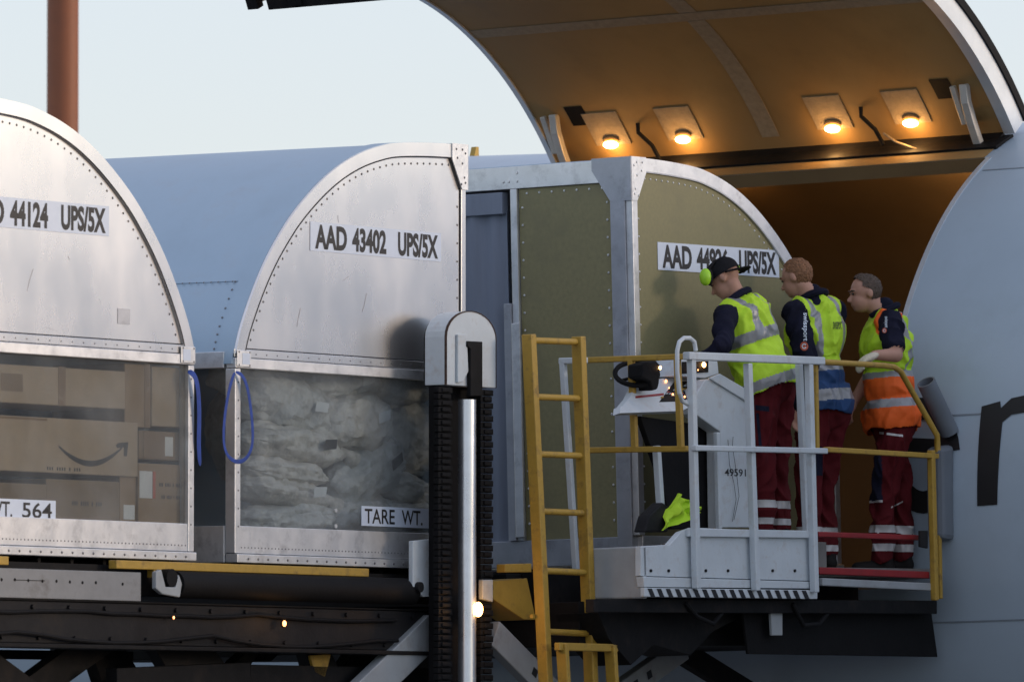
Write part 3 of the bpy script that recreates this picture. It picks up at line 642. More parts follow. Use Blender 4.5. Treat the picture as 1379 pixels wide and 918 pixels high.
MB().tube([(x + .03, -.158, z + .03), (x + .03, -.10, z + .03)], .05, 14).build('bracket_pulley', 'black_rubber', ldr, smooth=True)
xr1 = L.hy(556, 790, -.12)[0]
MB().tube([(x + .12, -.10, -.135), (xr1, -.10, -.135)], .075, 24).build('side_roller', 'black_rubber', ldr, smooth=True)
box('main_beam', 'mid_steel', ldr, -3.3, 1.9, -.08, .10, -.47, -.245, .006)
box('beam_flange', 'dark_steel', ldr, -3.3, 1.9, -.13, .12, -.495, -.472, .004); box('beam_flange', 'dark_steel', ldr, -3.3, 1.9, -.09, .12, -.243, -.2335, .003)
plw('bracket_plate', 'white_paint', [(556, 728), (584, 725), (584, 803), (570, 803), (556, 790)], -.17, .03)
xb_, zb_ = L.hy(566, 790, -.19); MB().tube([(xb_, -.195, zb_), (xb_, -.172, zb_)], .03, 12).build('roller_bolt', 'mid_steel', ldr)
# --- scissor lattice under the deck, near and far side
SC = [('dark_steel', [(-60, 866), (-20, 866), (60, 925), (5, 925)]), ('dark_steel', [(100, 866), (165, 866), (84, 925), (20, 925)]), ('dark_steel', [(120, 866), (165, 866), (200, 925), (140, 925)]),
      ('dark_steel', [(205, 866), (282, 866), (330, 925), (240, 925)]), ('dark_steel', [(345, 866), (357, 866), (318, 925), (280, 925)]), ('dark_steel', [(382, 866), (392, 866), (365, 890), (350, 890)]),
      ('mid_steel', [(410, 866), (440, 866), (470, 925), (425, 925)]), ('dark_steel', [(486, 866), (600, 866), (600, 925), (440, 925)])]
for i, (mt, p) in enumerate(SC): plw('scissor_brace', mt, p, .1 + .15 * (i % 3), .08)
for a, b, y in (((150, 898), (330, 890), .05), ((330, 893), (640, 899), .06)):
    (xa_, za_), (xb2, zb2) = L.hy(*a, y), L.hy(*b, y); MB().bar((xa_, y, za_ - .06), (xb2, y, zb2 - .06), .08, .11).build('lower_chord', 'dark_steel', ldr, bevel=.004)
MB().bar((-3.4, .5, -.75), (1.8, .5, -.72), .1, .10).build('lower_chord', 'dark_steel', ldr)
MB().bar((*L.hy(-30, 880, .9)[:1], .9, L.hy(-30, 880, .9)[1]), (L.hy(170, 883, .9)[0], .9, L.hy(170, 883, .9)[1]), .1, .05).build('cross_tie', 'dark_steel', ldr)
def arm2(p, q, y, wd, fr, nsq=6, ext=4.5, mt='grey_paint'):
    nsq = nsq * 3
    a = Vector(fr.hy(*p, y)); b = Vector(fr.hy(*q, y)); b = a + (b - a) * ext; t = (b - a).normalized(); n_ = Vector((-t.y, t.x)); h_ = wd / 2
    o = MB().prism([a + n_ * h_, b + n_ * h_, b - n_ * h_, a - n_ * h_], y, y + .07).build('scissor_arm', mt, ldr, bevel=.006)
    ln = (b - a).length
    for i in range(nsq):
        c = a + t * ln * (.15 + .8 * i / nsq); k = .024
        MB().add([(v.x, y - .0015, v.y) for v in [c + t * dx * k * 1.1 + n_ * dz * k for dx, dz in ((-1, -1), (1, -1), (1, 1), (-1, 1))]], [(0, 1, 2, 3)]).build('hazard_square', 'ink', o)
    if fr is A: la(o)
    return o
arm2((585, 848), (505, 925), -.12, .20, L, 0); arm2((668, 852), (745, 930), -.2, .16, L, 5); arm2((925, 872), (850, 925), .3, .14, A, 5); arm2((880, 850), (1010, 930), .6, .14, A, 0, 4., 'dark_steel')
plw('lamplit_plate', 'yellow_paint', [(418, 882), (446, 880), (438, 912), (424, 905)], .02, .02)  # steel plate, orange lamplight put into its colour
# --- lift column
Yc = -.30
p0 = L.hy(601, 518, Yc); p1 = L.hy(668, 521, Yc); ztop = L.hy(634, 419, Yc)[1]; xm = (p0[0] + p1[0]) / 2; hw = (p1[0] - p0[0]) / 2; zb_ = p0[1]
colm = MB(); arch = [(xm - hw, zb_)] + [(xm + hw * math.cos(math.pi - math.pi * i / 16), ztop - hw * .62 + hw * .62 * math.sin(math.pi * i / 16)) for i in range(17)] + [(xm + hw, zb_)]
col_cap = colm.prism(arch, Yc, Yc + .15).build('column_cap', 'white_paint', ldr, bevel=.005)
def edge_band(y):
    inner = [(xm + (x - xm) * .985, z - .003 if z > zb_ else z) for x, z in arch]; outer = [(xm + (x - xm) * 1.004, z + .002 if z > zb_ else z) for x, z in arch]; n = len(arch)
    mb = MB(); vs = [(x, yy, z) for yy in (y - .003, y + .012) for q in (outer, inner) for x, z in q]
    for i in range(n - 1): mb.add([vs[i], vs[i + 1], vs[n + i + 1], vs[n + i]], [(0, 1, 2, 3)]).add([vs[i], vs[i + 1], vs[2 * n + i + 1], vs[2 * n + i]], [(0, 1, 2, 3)])
    return mb
MB().prism([(xm + (x - xm) * .95, zb_ + (z - zb_) * .97) for x, z in arch], Yc + .1505, Yc + .165).build('cap_reflection_plate', 'black_rubber', col_cap)  # black plate added behind the cap to darken its reflection in the container
edge_band(Yc).build('cap_rim', 'rust', col_cap)
plw('cap_slot', 'dark_steel', [(630, 459), (650, 460), (650, 533), (634, 533), (634, 470), (630, 466)], Yc - .03, .028, parent=col_cap, sub=True)
plw('cap_cover', 'white_paint', [(617, 450), (629, 450), (631, 500), (624, 514), (617, 515)], Yc - .018, .016, parent=col_cap, sub=True)
box('column_plate', 'black_rubber', ldr, xm - hw * .95, xm + hw * .9, Yc + .09, Yc + .13, -3.6, zb_ - .002)
for nm, pa, pb in (('left', 589, 608), ('right', 646, 663)):
    xa_ = L.hy(pa, 700, Yc + .02)[0]; xb2 = L.hy(pb, 700, Yc + .02)[0]; mb = MB(); z = zb_ - .01; i = 0
    while z > -1.2:
        k = .012 * (i % 2); mb.box(xa_ + k * .5, xb2 - k * .5, Yc + .012 + k * .4, Yc + .05, z - .036, z - .002); mb.box(xa_ + .03, xb2 - .03, Yc + .004, Yc + .02, z - .03, z - .008); z -= .037; i += 1
    mb.build('lift_chain', 'black_rubber', ldr, bevel=.004)
xr_, zr_ = L.hy(629, 538, Yc - .03); rr_ = .052
MB().tube([(xr_, Yc - .03, zr_), (xr_, Yc - .03, -3.4)], rr_, 28).build('lift_rod', 'chrome', ldr, smooth=True)
MB().tube([(xr_ - .085, Yc + .06, zb_ - .02), (xr_ - .085, Yc + .06, -3.4)], .018, 10).build('hydraulic_pipe', 'dark_steel', ldr, smooth=True)
plw('column_foot', 'grey_paint', [(650, 780), (664, 780), (664, 810), (650, 806)], Yc - .02, .03)
# work lights under the deck
def worklight(px, py, y, r, e, fr=L):
    x, z = fr.hy(px, py, y); o = MB().ell((x, y, z), (r, r * .7, r * 1.25), None, 14, 8).build('work_light', 'small_lens' if r > .02 else 'indicator', ldr, smooth=True)
    h = MB().ell((x, y + r * .8, z), (r * 1.3, r * .8, r * 1.5), None, 14, 8).build('light_housing', 'dark_steel', o, smooth=True)
    ld = bpy.data.lights.new('work_light', 'POINT'); ld.energy = e; ld.color = (1, .5, .16); ld.shadow_soft_size = .03
    q = bpy.data.objects.new('work_light_glow', ld); col.objects.link(q); q.parent = o; q.location = (x, y - .08, z)
worklight(644, 820, -.36, .034, 1.6); worklight(383, 839, -.15, .014, .35); worklight(234, 831, -.13, .007, .02)
# legs of the loader down to the apron (below the frame)
for x in (-2.9, 1.6):
    for y in (.2, 2.8): box('support_leg', 'dark_steel', ldr, x - .12, x + .12, y - .12, y + .12, -4.55, -.9)
box('chassis', 'grey_paint', ldr, -3.2, 2.4, .1, 2.9, -3.9, -3.2)
# --- bridge (tilted frame A)
def ba(nm, mt, *a, bevel=.004): return la(box(nm, mt, ldr, *a, bevel=bevel))
ba('bridge_deck', 'dark_steel', -1.35, 2.28, .02, 3.4, -.20, -.03)
ba('bridge_frame', 'black_rubber', -1.3, 2.2, -.45, 3.4, -.46, -.205)
ba('bridge_side_beam', 'dark_steel', -1.2, 2.25, -.12, .018, -.24, -.006)
for i in range(11): la(MB().tube([(-1.0 + .3 * i, .06, -.016), (-1.0 + .3 * i, 3.3, -.016)], .014, 8).build('deck_roller', 'mid_steel', ldr, smooth=True))
XC = A.hy(925, 478, -.8)[0]; YF = -.80
ba('operator_floor', 'floor_metal', XC - .05, 2.15, YF + .02, -.125, -.06, -.003)
ba('operator_step', 'floor_metal', -.05, .95, -.72, -.2, -.002, .15)
# white side panel with stepped top edge, plinth and hazard strip
plw('side_apron', 'white_paint', [(863, 735), (902, 733), (917, 716), (934, 710), (1087, 716), (1098, 722), (1099, 782), (863, 775)], YF - .03, .04, A)
plw('panel_lip', 'white_paint', [(928, 711), (1090, 714), (1090, 724), (928, 722)], YF - .055, .022, A)
plw('plinth', 'white_paint', [(866, 776), (1100, 783), (1101, 792), (868, 790)], YF - .042, .05, A)
hs = plw('hazard_strip', 'white_paint', [(868, 791), (1101, 794), (1101, 806), (868, 803)], YF - .05, .03, A)
hz_ = MB()
for i in range(19):
    f = 872 + i * 12.2
    if f + 10 > 1100: break
    q = poly([(f, 792 + i * .15), (f + 6, 792 + i * .15), (f + 11, 804 + i * .12), (f + 5, 804 + i * .12)], YF - .0515, A); hz_.add([(a, YF - .0515, b) for a, b in q], [(0, 1, 2, 3)])
hz_.build('hazard_stripes', 'ink', hs)
xl = A.hy(864, 760, YF)[0]
y1_, z1_ = A.hx(800, 738, xl); la(MB().prism([(YF - .03, A.hx(864, 735, xl)[1]), (y1_, z1_), (y1_, A.hx(800, 806, xl)[1]), (YF - .03, A.hx(864, 806, xl)[1])], xl - .03, xl + .01, ax='x').build('end_apron', 'grey_paint', ldr, bevel=.01))
# railings: helper for square tube through photo points on a plane
def rail(nm, mt, pts, y, wd, fr=A, rnd=False, parent=ldr, sub=False):
    P = [(fr.hy(a, b, y)[0], y, fr.hy(a, b, y)[1]) for a, b in pts]; mb = MB()
    if rnd: mb.tube(P, wd / 2, 10)
    else:
        for i in range(len(P) - 1):
            t = (Vector(P[i + 1]) - Vector(P[i])).normalized(); mb.bar(P[i], Vector(P[i + 1]) + t * (wd * .3 if i < len(P) - 2 else 0), wd, wd * .92, (0, 1, 0) if abs(t.z) > .5 else (0, 0, 1))
    o = mb.build(nm, mt, parent, smooth=rnd, bevel=0 if rnd else .006)
    return la(o) if not sub and fr is A else o
rail('rail_post', 'white_paint', [(931, 484), (938, 792)], YF - .07, .045); rail('rail_post', 'white_paint', [(1007, 489), (1018, 795)], YF - .07, .045); rail('rail_post', 'white_paint', [(1089, 490), (1097, 797)], YF - .07, .045)
rail('rail_post', 'white_paint', [(1076, 490), (1086, 715)], YF + .08, .04)
rail('top_rail', 'white_paint', [(924, 479), (1107, 486)], YF - .07, .05); rail('mid_rail', 'white_paint', [(934, 603), (1112, 607)], YF - .095, .036)
rail('grab_loop', 'white_paint', [(915, 530), (912, 500), (912, 472), (915, 460), (921, 455), (929, 455), (935, 460), (937, 472)], YF - .05, .026, rnd=True)
rail('grab_loop', 'white_paint', [(915, 528), (919, 540), (928, 545), (936, 545)], YF - .05, .026, rnd=True)
# yellow rail forward to the aircraft
rail('yellow_top_rail', 'yellow_paint', [(1105, 487), (1190, 492), (1204, 494), (1213, 500), (1262, 586), (1263, 606)], YF - .06, .036, rnd=True)
rail('yellow_mid_rail', 'yellow_paint', [(1111, 605), (1180, 609), (1262, 614)], YF - .06, .034); rail('yellow_post', 'yellow_paint', [(1098, 487), (1100, 606)], YF - .045, .03)
rail('yellow_end_post', 'yellow_paint', [(1254, 606), (1259, 808)], YF - .06, .042); rail('yellow_end_post', 'yellow_paint', [(1262, 590), (1266, 806)], YF + .02, .03)
rail('red_bar', 'red_paint', [(1100, 719), (1246, 724)], YF - .01, .034); rail('red_bar', 'red_paint', [(1100, 768), (1248, 774)], YF - .01, .045); rail('grey_toe_board', 'grey_paint', [(1103, 783), (1250, 790)], YF - .02, .05)
plw('latch_bracket', 'mid_steel', [(1240, 714), (1250, 714), (1250, 738), (1240, 736)], YF - .085, .02, A)
# yellow rail along the left end of the operator platform
def raily(nm, mt, pts, x, wd, rnd=False):
    P = [(x, *A.hx(a, b, x)) for a, b in pts]; mb = MB()
    if rnd: mb.tube(P, wd / 2, 10)
    else:
        for i in range(len(P) - 1): 
            t = (Vector(P[i + 1]) - Vector(P[i])).normalized(); mb.bar(P[i], P[i + 1], wd, wd, (1, 0, 0) if abs(t.z) > .5 else (0, 0, 1))
    return la(mb.build(nm, mt, ldr, smooth=rnd, bevel=0 if rnd else .006))
raily('end_top_rail', 'yellow_paint', [(786, 485), (922, 480)], XC, .034); raily('end_mid_rail', 'yellow_paint', [(792, 606), (926, 604)], XC, .034)
raily('end_rail_post', 'yellow_paint', [(850, 483), (855, 604)], XC, .036); raily('end_rail_post', 'yellow_paint', [(912, 481), (917, 604)], XC, .036)
raily('white_post', 'white_paint', [(758, 486), (776, 770)], XC - .1, .036); raily('white_post_top', 'white_paint', [(754, 486), (790, 485)], XC - .1, .036)
raily('white_stanchion', 'white_paint', [(884, 600), (890, 690)], XC + .12, .04); rail('white_stanchion', 'white_paint', [(965, 582), (968, 712)], -.54, .034)
# dark skirt and gear under the bridge
plw('bridge_skirt', 'black_rubber', [(1000, 818), (1253, 812), (1263, 884), (1008, 880)], YF + .12, .02, A)
plw('skirt_bracket', 'grey_paint', [(1038, 818), (1176, 820), (1176, 824), (1054, 824), (1054, 855), (1040, 855)], YF + .05, .02, A)
plw('under_panel', 'dark_steel', [(800, 806), (1262, 808), (1262, 826), (800, 824)], YF + .02, .06, A)
plw('under_gear', 'dark_steel', [(805, 824), (1010, 824), (960, 850), (930, 882), (880, 868), (850, 895), (820, 860)], YF + .2, .3, A)
plw('buffer_pad', 'tube_grey', [(1268, 602), (1286, 598), (1287, 728), (1270, 725)], YF - .02, .12, A, bevel=.03)
plw('yellow_bracket', 'yellow_paint', [(680, 759), (716, 758), (716, 770), (680, 770)], -.22, .06, A)
plw('yellow_box', 'yellow_paint', [(664, 782), (710, 778), (722, 834), (706, 834), (664, 806)], -.18, .2, A)
# --- ladder
YLd = -.46
lad = la(MB().box(-1.76, -1.74, YLd + .02, YLd + .04, -.3, -.28).build('ladder', 'yellow_paint', ldr, label='yellow access ladder'))
def lrail(pts, y, w_): 
    P = [(A.hy(a, b, y)[0], y, A.hy(a, b, y)[1]) for a, b in pts]
    return MB().bar(P[0], P[1], .07, w_ * .9, (1, 0, 0)).build('ladder_rail', 'yellow_paint', lad, bevel=.006)
lrail([(712, 450), (760, 1430)], YLd, .06); lrail([(779, 453), (815, 1430)], YLd, .06)
for y in (458, 534, 611, 688, 768, 850, 932, 1012, 1092, 1172, 1252, 1332, 1412):
    f = (y - 450) / 490; xa_, za_ = A.hy(712 + 24 * f, y, YLd); xb2, zb2 = A.hy(779 + 18 * f, y + 2.5, YLd)
    MB().tube([(xa_ + .03, YLd, za_), (xb2 - .03, YLd, zb2)], .019, 10).build('rung', 'yellow_paint', lad, smooth=True)
lrail([(757, 866), (770, 1080)], YLd - .12, .04); lrail([(822, 868), (835, 1080)], YLd - .12, .04)
xa_, za_ = A.hy(750, 870, YLd - .12); xb2, zb2 = A.hy(829, 872, YLd - .12); MB().bar((xa_, YLd - .12, za_), (xb2, YLd - .12, zb2), .04, .045).build('lower_ladder_top', 'yellow_paint', lad, bevel=.006)
# --- control console
YK = -.52
con = plw('control_console', 'white_paint', [(936, 534), (949, 512), (957, 510), (1005, 539), (1011, 710), (972, 710), (970, 581), (936, 557)], YK, .10, A, bevel=.006, label='white control console with number plate')
plw('console_lip', 'white_paint', [(955, 509), (970, 503), (1006, 524), (1007, 541)], YK - .016, .014, A, parent=con, sub=True)
plw('console_back', 'white_paint', [(915, 506), (918, 484), (966, 483), (968, 503), (950, 509)], YK + .06, .22, A, parent=con, sub=True)
xk, zk = A.hy(990, 636, YK); text_on_y('49591', xk - .115, xk + .115, zk - .022, zk + .022, YK - .0015, 'ink', con, .012)
# desk reaching out to the left, its instrument face tilted towards the camera side
def PQ(px, py, o=0.): y = YK + .01 + (548 - py) / 34 * .14 - o; x, z = A.hy(px, py, y); return (x, y, z)
def slab(nm, mt, pts, parent, o=0., th=.03, bevel=0.):
    a = [Vector(PQ(x, y, o)) for x, y in pts]; n = len(a); b = [v + Vector((0, th, -th * .25)) for v in a]
    return MB().add(a + b, [list(range(n)), list(range(2 * n - 1, n - 1, -1))] + [(i, (i + 1) % n, n + (i + 1) % n, n + i) for i in range(n)]).build(nm, mt, parent, bevel=bevel)
dk = la(slab('console_desk', 'white_paint', [(836, 549), (848, 535), (858, 514), (908, 507), (950, 511), (937, 534), (918, 545)], ldr, th=.05, bevel=.004))
slab('desk_lip', 'white_paint', [(835, 556), (836, 547), (918, 544), (937, 535), (937, 544), (918, 553)], dk, .006, .05)
slab('red_stripe', 'red_paint', [(856, 533), (894, 529), (894, 532), (856, 536)], dk, .002, .002)
slab('button_plate', 'dark_steel', [(888, 541), (908, 514), (948, 512), (936, 533), (918, 540)], dk, .003, .003)
random.seed(3)
for k in range(26):
    f, g_ = random.random(), random.random(); px = 893 + g_ * 26 + f * 24 - 4; py = 537 - g_ * 3 - f * 21
    slab('button', random.choice(['red_paint', 'white_paint', 'grey_paint', 'yellow_paint', 'rust', 'grey_paint']), [(px, py), (px + 2.6, py - .3), (px + 3.1, py - 2.4), (px + .5, py - 2.1)], dk, .010, .008)
plw('gauge_panel', 'black_rubber', [(919, 487), (954, 486), (954, 501), (919, 503)], YK + .055, .004, A, parent=con, sub=True, bevel=0)
plw('wheel_column', 'black_rubber', [(864, 490), (884, 485), (890, 492), (888, 516), (886, 524), (879, 526), (876, 514), (864, 508)], YK - .01, .10, A, parent=dk, sub=True, bevel=.01)
for px, py, r, y in ((889, 495, .011, -.015), (948, 491, .016, .045), (940, 498, .005, .045), (933, 496, .005, .045), (926, 498, .004, .045)):
    x, z = A.hy(px, py, YK + y); MB().ell((x, YK + y, z), (r, r * .6, r), None, 10, 6).build('indicator_lamp', 'indicator' if r < .01 else 'small_lens', dk, smooth=True)
for px, py, r in ((897, 513, .010), (906, 531, .008), (922, 534, .007), (914, 522, .005), (930, 519, .005), (901, 522, .005)):
    MB().ell(PQ(px, py, .012), (r, r * .6, r), None, 10, 6).build('indicator_lamp', 'indicator', dk, smooth=True)
# steering wheel
wx, wz = A.hy(857, 503, YK + .12); wc = Vector((wx, YK + .12, wz)); wax = Vector((-.45, -.35, .8)).normalized(); e1 = wax.orthogonal().normalized(); e2 = wax.cross(e1)
sw = MB().tube([wc + (e1 * math.cos(2 * math.pi * i / 28) + e2 * math.sin(2 * math.pi * i / 28)) * .125 for i in range(28)], .015, 8, close=True)
for k in range(3): sw.tube([wc - wax * .02, wc + (e1 * math.cos(2.1 * k) + e2 * math.sin(2.1 * k)) * .125], .010, 6)
sw.tube([wc + wax * .005, wc - wax * .16], [.035, .026], 10); sw.build('steering_wheel', 'black_rubber', dk, smooth=True)
la(MB().prism(poly([(862, 560), (968, 575), (968, 712), (905, 712), (890, 640)], YK + .11, A), YK + .11, YK + .15).build('console_shade_slab', 'black_rubber', ldr, bevel=.006))  # black slab painted in for the shade under the desk
for pts in ([(985, 588), (984, 600), (990, 640), (993, 668), (986, 700)], [(978, 592), (980, 625), (986, 650), (989, 672), (984, 702)]):
    P_ = [(lambda h_: (h_[0], YK - .012, h_[1]))(A.hy(a, b, YK)) for a, b in pts]; la(MB().tube(P_, .0016, 6).build('console_cable', 'black_rubber', ldr, smooth=True))
# foot pedal / seat lumps and hi-vis jacket in the footwell
la(MB().prism(poly([(868, 716), (874, 694), (893, 676), (904, 684), (900, 716)], YK - .05, A), YK - .05, YK + .03).build('foot_pedal', 'mid_steel', ldr, bevel=.01))
jk = MB(); N = 14; vs = []; fs = []
q00, q10, q11, q01 = [Vector((A.hy(a, b, YK - .09)[0], 0, A.hy(a, b, YK - .09)[1])) for a, b in ((893, 714), (946, 690), (930, 676), (912, 664))]
for i in range(N + 1):
    for j in range(N + 1):
        s_, t_ = i / N, j / N; q = (q00 * (1 - s_) + q10 * s_) * (1 - t_) + (q01 * (1 - s_) + q11 * s_) * t_
        vs.append((q.x, YK - .09 + .05 * noise.noise(Vector((s_ * 4, t_ * 3, 2))) + .02 * math.sin(s_ * 9 + t_ * 4), q.z + .008 * noise.noise(Vector((s_ * 7, t_ * 7, 5)))))
nv_ = len(vs); vs += [(a, b + .012, c) for a, b, c in vs]
for i in range(N):
    for j in range(N):
        a = i * (N + 1) + j; fs += [(a, a + N + 1, a + N + 2, a + 1), (nv_ + a, nv_ + a + 1, nv_ + a + N + 2, nv_ + a + N + 1)]
for i in range(N):
    for a, b in ((i, i + 1), ((N) * (N + 1) + i, N * (N + 1) + i + 1), (i * (N + 1), (i + 1) * (N + 1)), (i * (N + 1) + N, (i + 1) * (N + 1) + N)): fs.append((a, b, nv_ + b, nv_ + a))
o = jk.add(vs, fs).build('safety_vest', 'hivis', smooth=True); o.matrix_world = A.m; tag(o, 'crumpled fluorescent vest lying beside the foot of the console', 'vest')
# grey tube stuck behind the end of the yellow rail
pa = Vector((A.hy(1247, 514, YF + .05)[0], YF + .05, A.hy(1247, 514, YF + .05)[1])); pb = Vector((A.hy(1279, 582, YF + .02)[0], YF + .02, A.hy(1279, 582, YF + .02)[1])); rt = .058
mb = MB(); ax_ = (pb - pa).normalized(); e1 = ax_.orthogonal().normalized(); e2 = ax_.cross(e1); n = 28
rg = [[p + (e1 * math.cos(2 * math.pi * j / n) + e2 * math.sin(2 * math.pi * j / n)) * r for j in range(n)] for p, r in ((pa, rt), (pb, rt), (pb, rt * .82), (pa + ax_ * .0, rt * .82))]
fs = []
for i in range(4):
    a, b = i * n, ((i + 1) % 4) * n; fs += [(a + j, a + (j + 1) % n, b + (j + 1) % n, b + j) for j in range(n)]
o = mb.add([q for r_ in rg for q in r_], fs).build('document_tube', 'tube_grey', smooth=True); o.matrix_world = A.m; tag(o, 'open grey plastic tube leaning behind the yellow rail end', 'tube')

# ------------------------------------------------------------------ mast behind
pm_ = at(84, 300, 72); mt_ = MB().tube([(0, 0, 0), (0, 0, 8), (-.005, 0, 20)], [.15, .135, .125], 24)
o = mt_.build('lamp_mast', 'mast', smooth=True); o.location = (pm_.x, 72, 0); tag(o, 'tall rust brown steel mast standing behind the left container', 'mast')

# ------------------------------------------------------------------ people
import numpy as np
def V3(p): return np.array([p.x, p.y, p.z])
class Body:
    def __init__(s, origin): s.o = Vector(origin); s.pr = []       # tapered capsules and ellipsoids with the cloth they belong to
    def cap(s, a, b, ra, rb, t): s.pr.append(('c', Vector(a) - s.o, Vector(b) - s.o, ra, rb, t)); return s
    def ell(s, c, r, ax, t): s.pr.append(('e', Vector(c) - s.o, r, ax, t)); return s
    def sdf(s, P, prims):
        out = []
        for p in prims:
            if p[0] == 'c':
                a, b = V3(p[1]), V3(p[2]); ba = b - a; h = np.clip(((P - a) @ ba) / max(1e-9, ba @ ba), 0, 1)
                out.append(np.linalg.norm(P - a - h[:, None] * ba, axis=1) - (p[3] + (p[4] - p[3]) * h))
            else:
                q = np.stack([((P - V3(p[1])) @ V3(p[3][k])) / p[2][k] for k in range(3)], 1); out.append((np.linalg.norm(q, axis=1) - 1) * min(p[2]))
        return np.stack(out, 1)
    def mesh(s, name, tags, parent, vox=.0075, grow=0., smooth=5, rule=None, tagmap=None, fold=.0, foldtags=(), extra=None, cut=None):
        prims = [p for p in s.pr if tags is None or p[-1] in tags]
        mb = MB()
        for p in prims:
            if p[0] == 'e': mb.ell(p[1], [r + grow for r in p[2]], p[3], 20, 14)
            else:
                a, b = p[1], p[2]; ra, rb = p[3] + grow, p[4] + grow; t = (b - a); ln = t.length; t = t.normalized(); pts = []; rs = []
                for k in range(7): th = math.pi / 2 * (1 - k / 6); pts.append(a - t * ra * math.sin(th)); rs.append(max(.0015, ra * math.cos(th)))
                for k in range(1, 5): pts.append(a + t * ln * k / 5); rs.append(ra + (rb - ra) * k / 5)
                for k in range(7): th = math.pi / 2 * (k / 6); pts.append(b + t * rb * math.sin(th)); rs.append(max(.0015, rb * math.cos(th)))
                mb.tube(pts, rs, 16)
        if extra: extra(mb)
        tmp = mb.build('tmp', 'skin'); md = tmp.modifiers.new('r', 'REMESH'); md.mode = 'VOXEL'; md.voxel_size = vox
        md = tmp.modifiers.new('s', 'SMOOTH'); md.factor = .5; md.iterations = smooth
        bpy.context.view_layer.update(); me = bpy.data.meshes.new_from_object(tmp.evaluated_get(bpy.context.evaluated_depsgraph_get()))
        bpy.data.objects.remove(tmp)
        if cut:
            bm = bmesh.new(); bm.from_mesh(me); bmesh.ops.delete(bm, geom=[f_ for f_ in bm.faces if cut(f_.calc_center_median())], context='FACES'); bm.to_mesh(me); bm.free()
        n = len(me.vertices); co = np.empty(n * 3); me.vertices.foreach_get('co', co); co = co.reshape(-1, 3)
        if fold:
            nr = np.empty(n * 3); me.vertices.foreach_get('normal', nr); nr = nr.reshape(-1, 3)
            own = s.sdf(co, prims).argmin(1); ok = np.array([p[-1] in foldtags for p in prims])[own]
            def crz(c):
                p = Vector((c[0] * 8, c[1] * 8, c[2] * 5.)); p = p + noise.noise_vector(p * .6) * .9
                return .75 - 1.9 * abs(noise.noise(p)) ** .7 + .35 * noise.noise(p * 2.7)
            d = np.array([crz(c) if o_ else 0. for c, o_ in zip(co, ok)])
            co = co + nr * (fold * d)[:, None]; me.vertices.foreach_set('co', co.ravel())
        m = len(me.polygons); ce = np.empty(m * 3); me.polygons.foreach_get('center', ce); ce = ce.reshape(-1, 3)
        own = s.sdf(ce, prims).argmin(1); tg = [prims[i][-1] for i in own]
        mats = []; idx = []
        for c, t in zip(ce, tg):
            k = (tagmap or {}).get(t, t)
            if rule: k = rule(Vector(c), t, k)
            if k not in mats: mats.append(k)
            idx.append(mats.index(k))
        me.materials.clear()
        for k in mats: me.materials.append(MATS[k])
        me.polygons.foreach_set('material_index', idx); me.polygons.foreach_set('use_smooth', [True] * m)
        me.name = name; o = bpy.data.objects.new(name, me); col.objects.link(o); o.parent = parent; return o
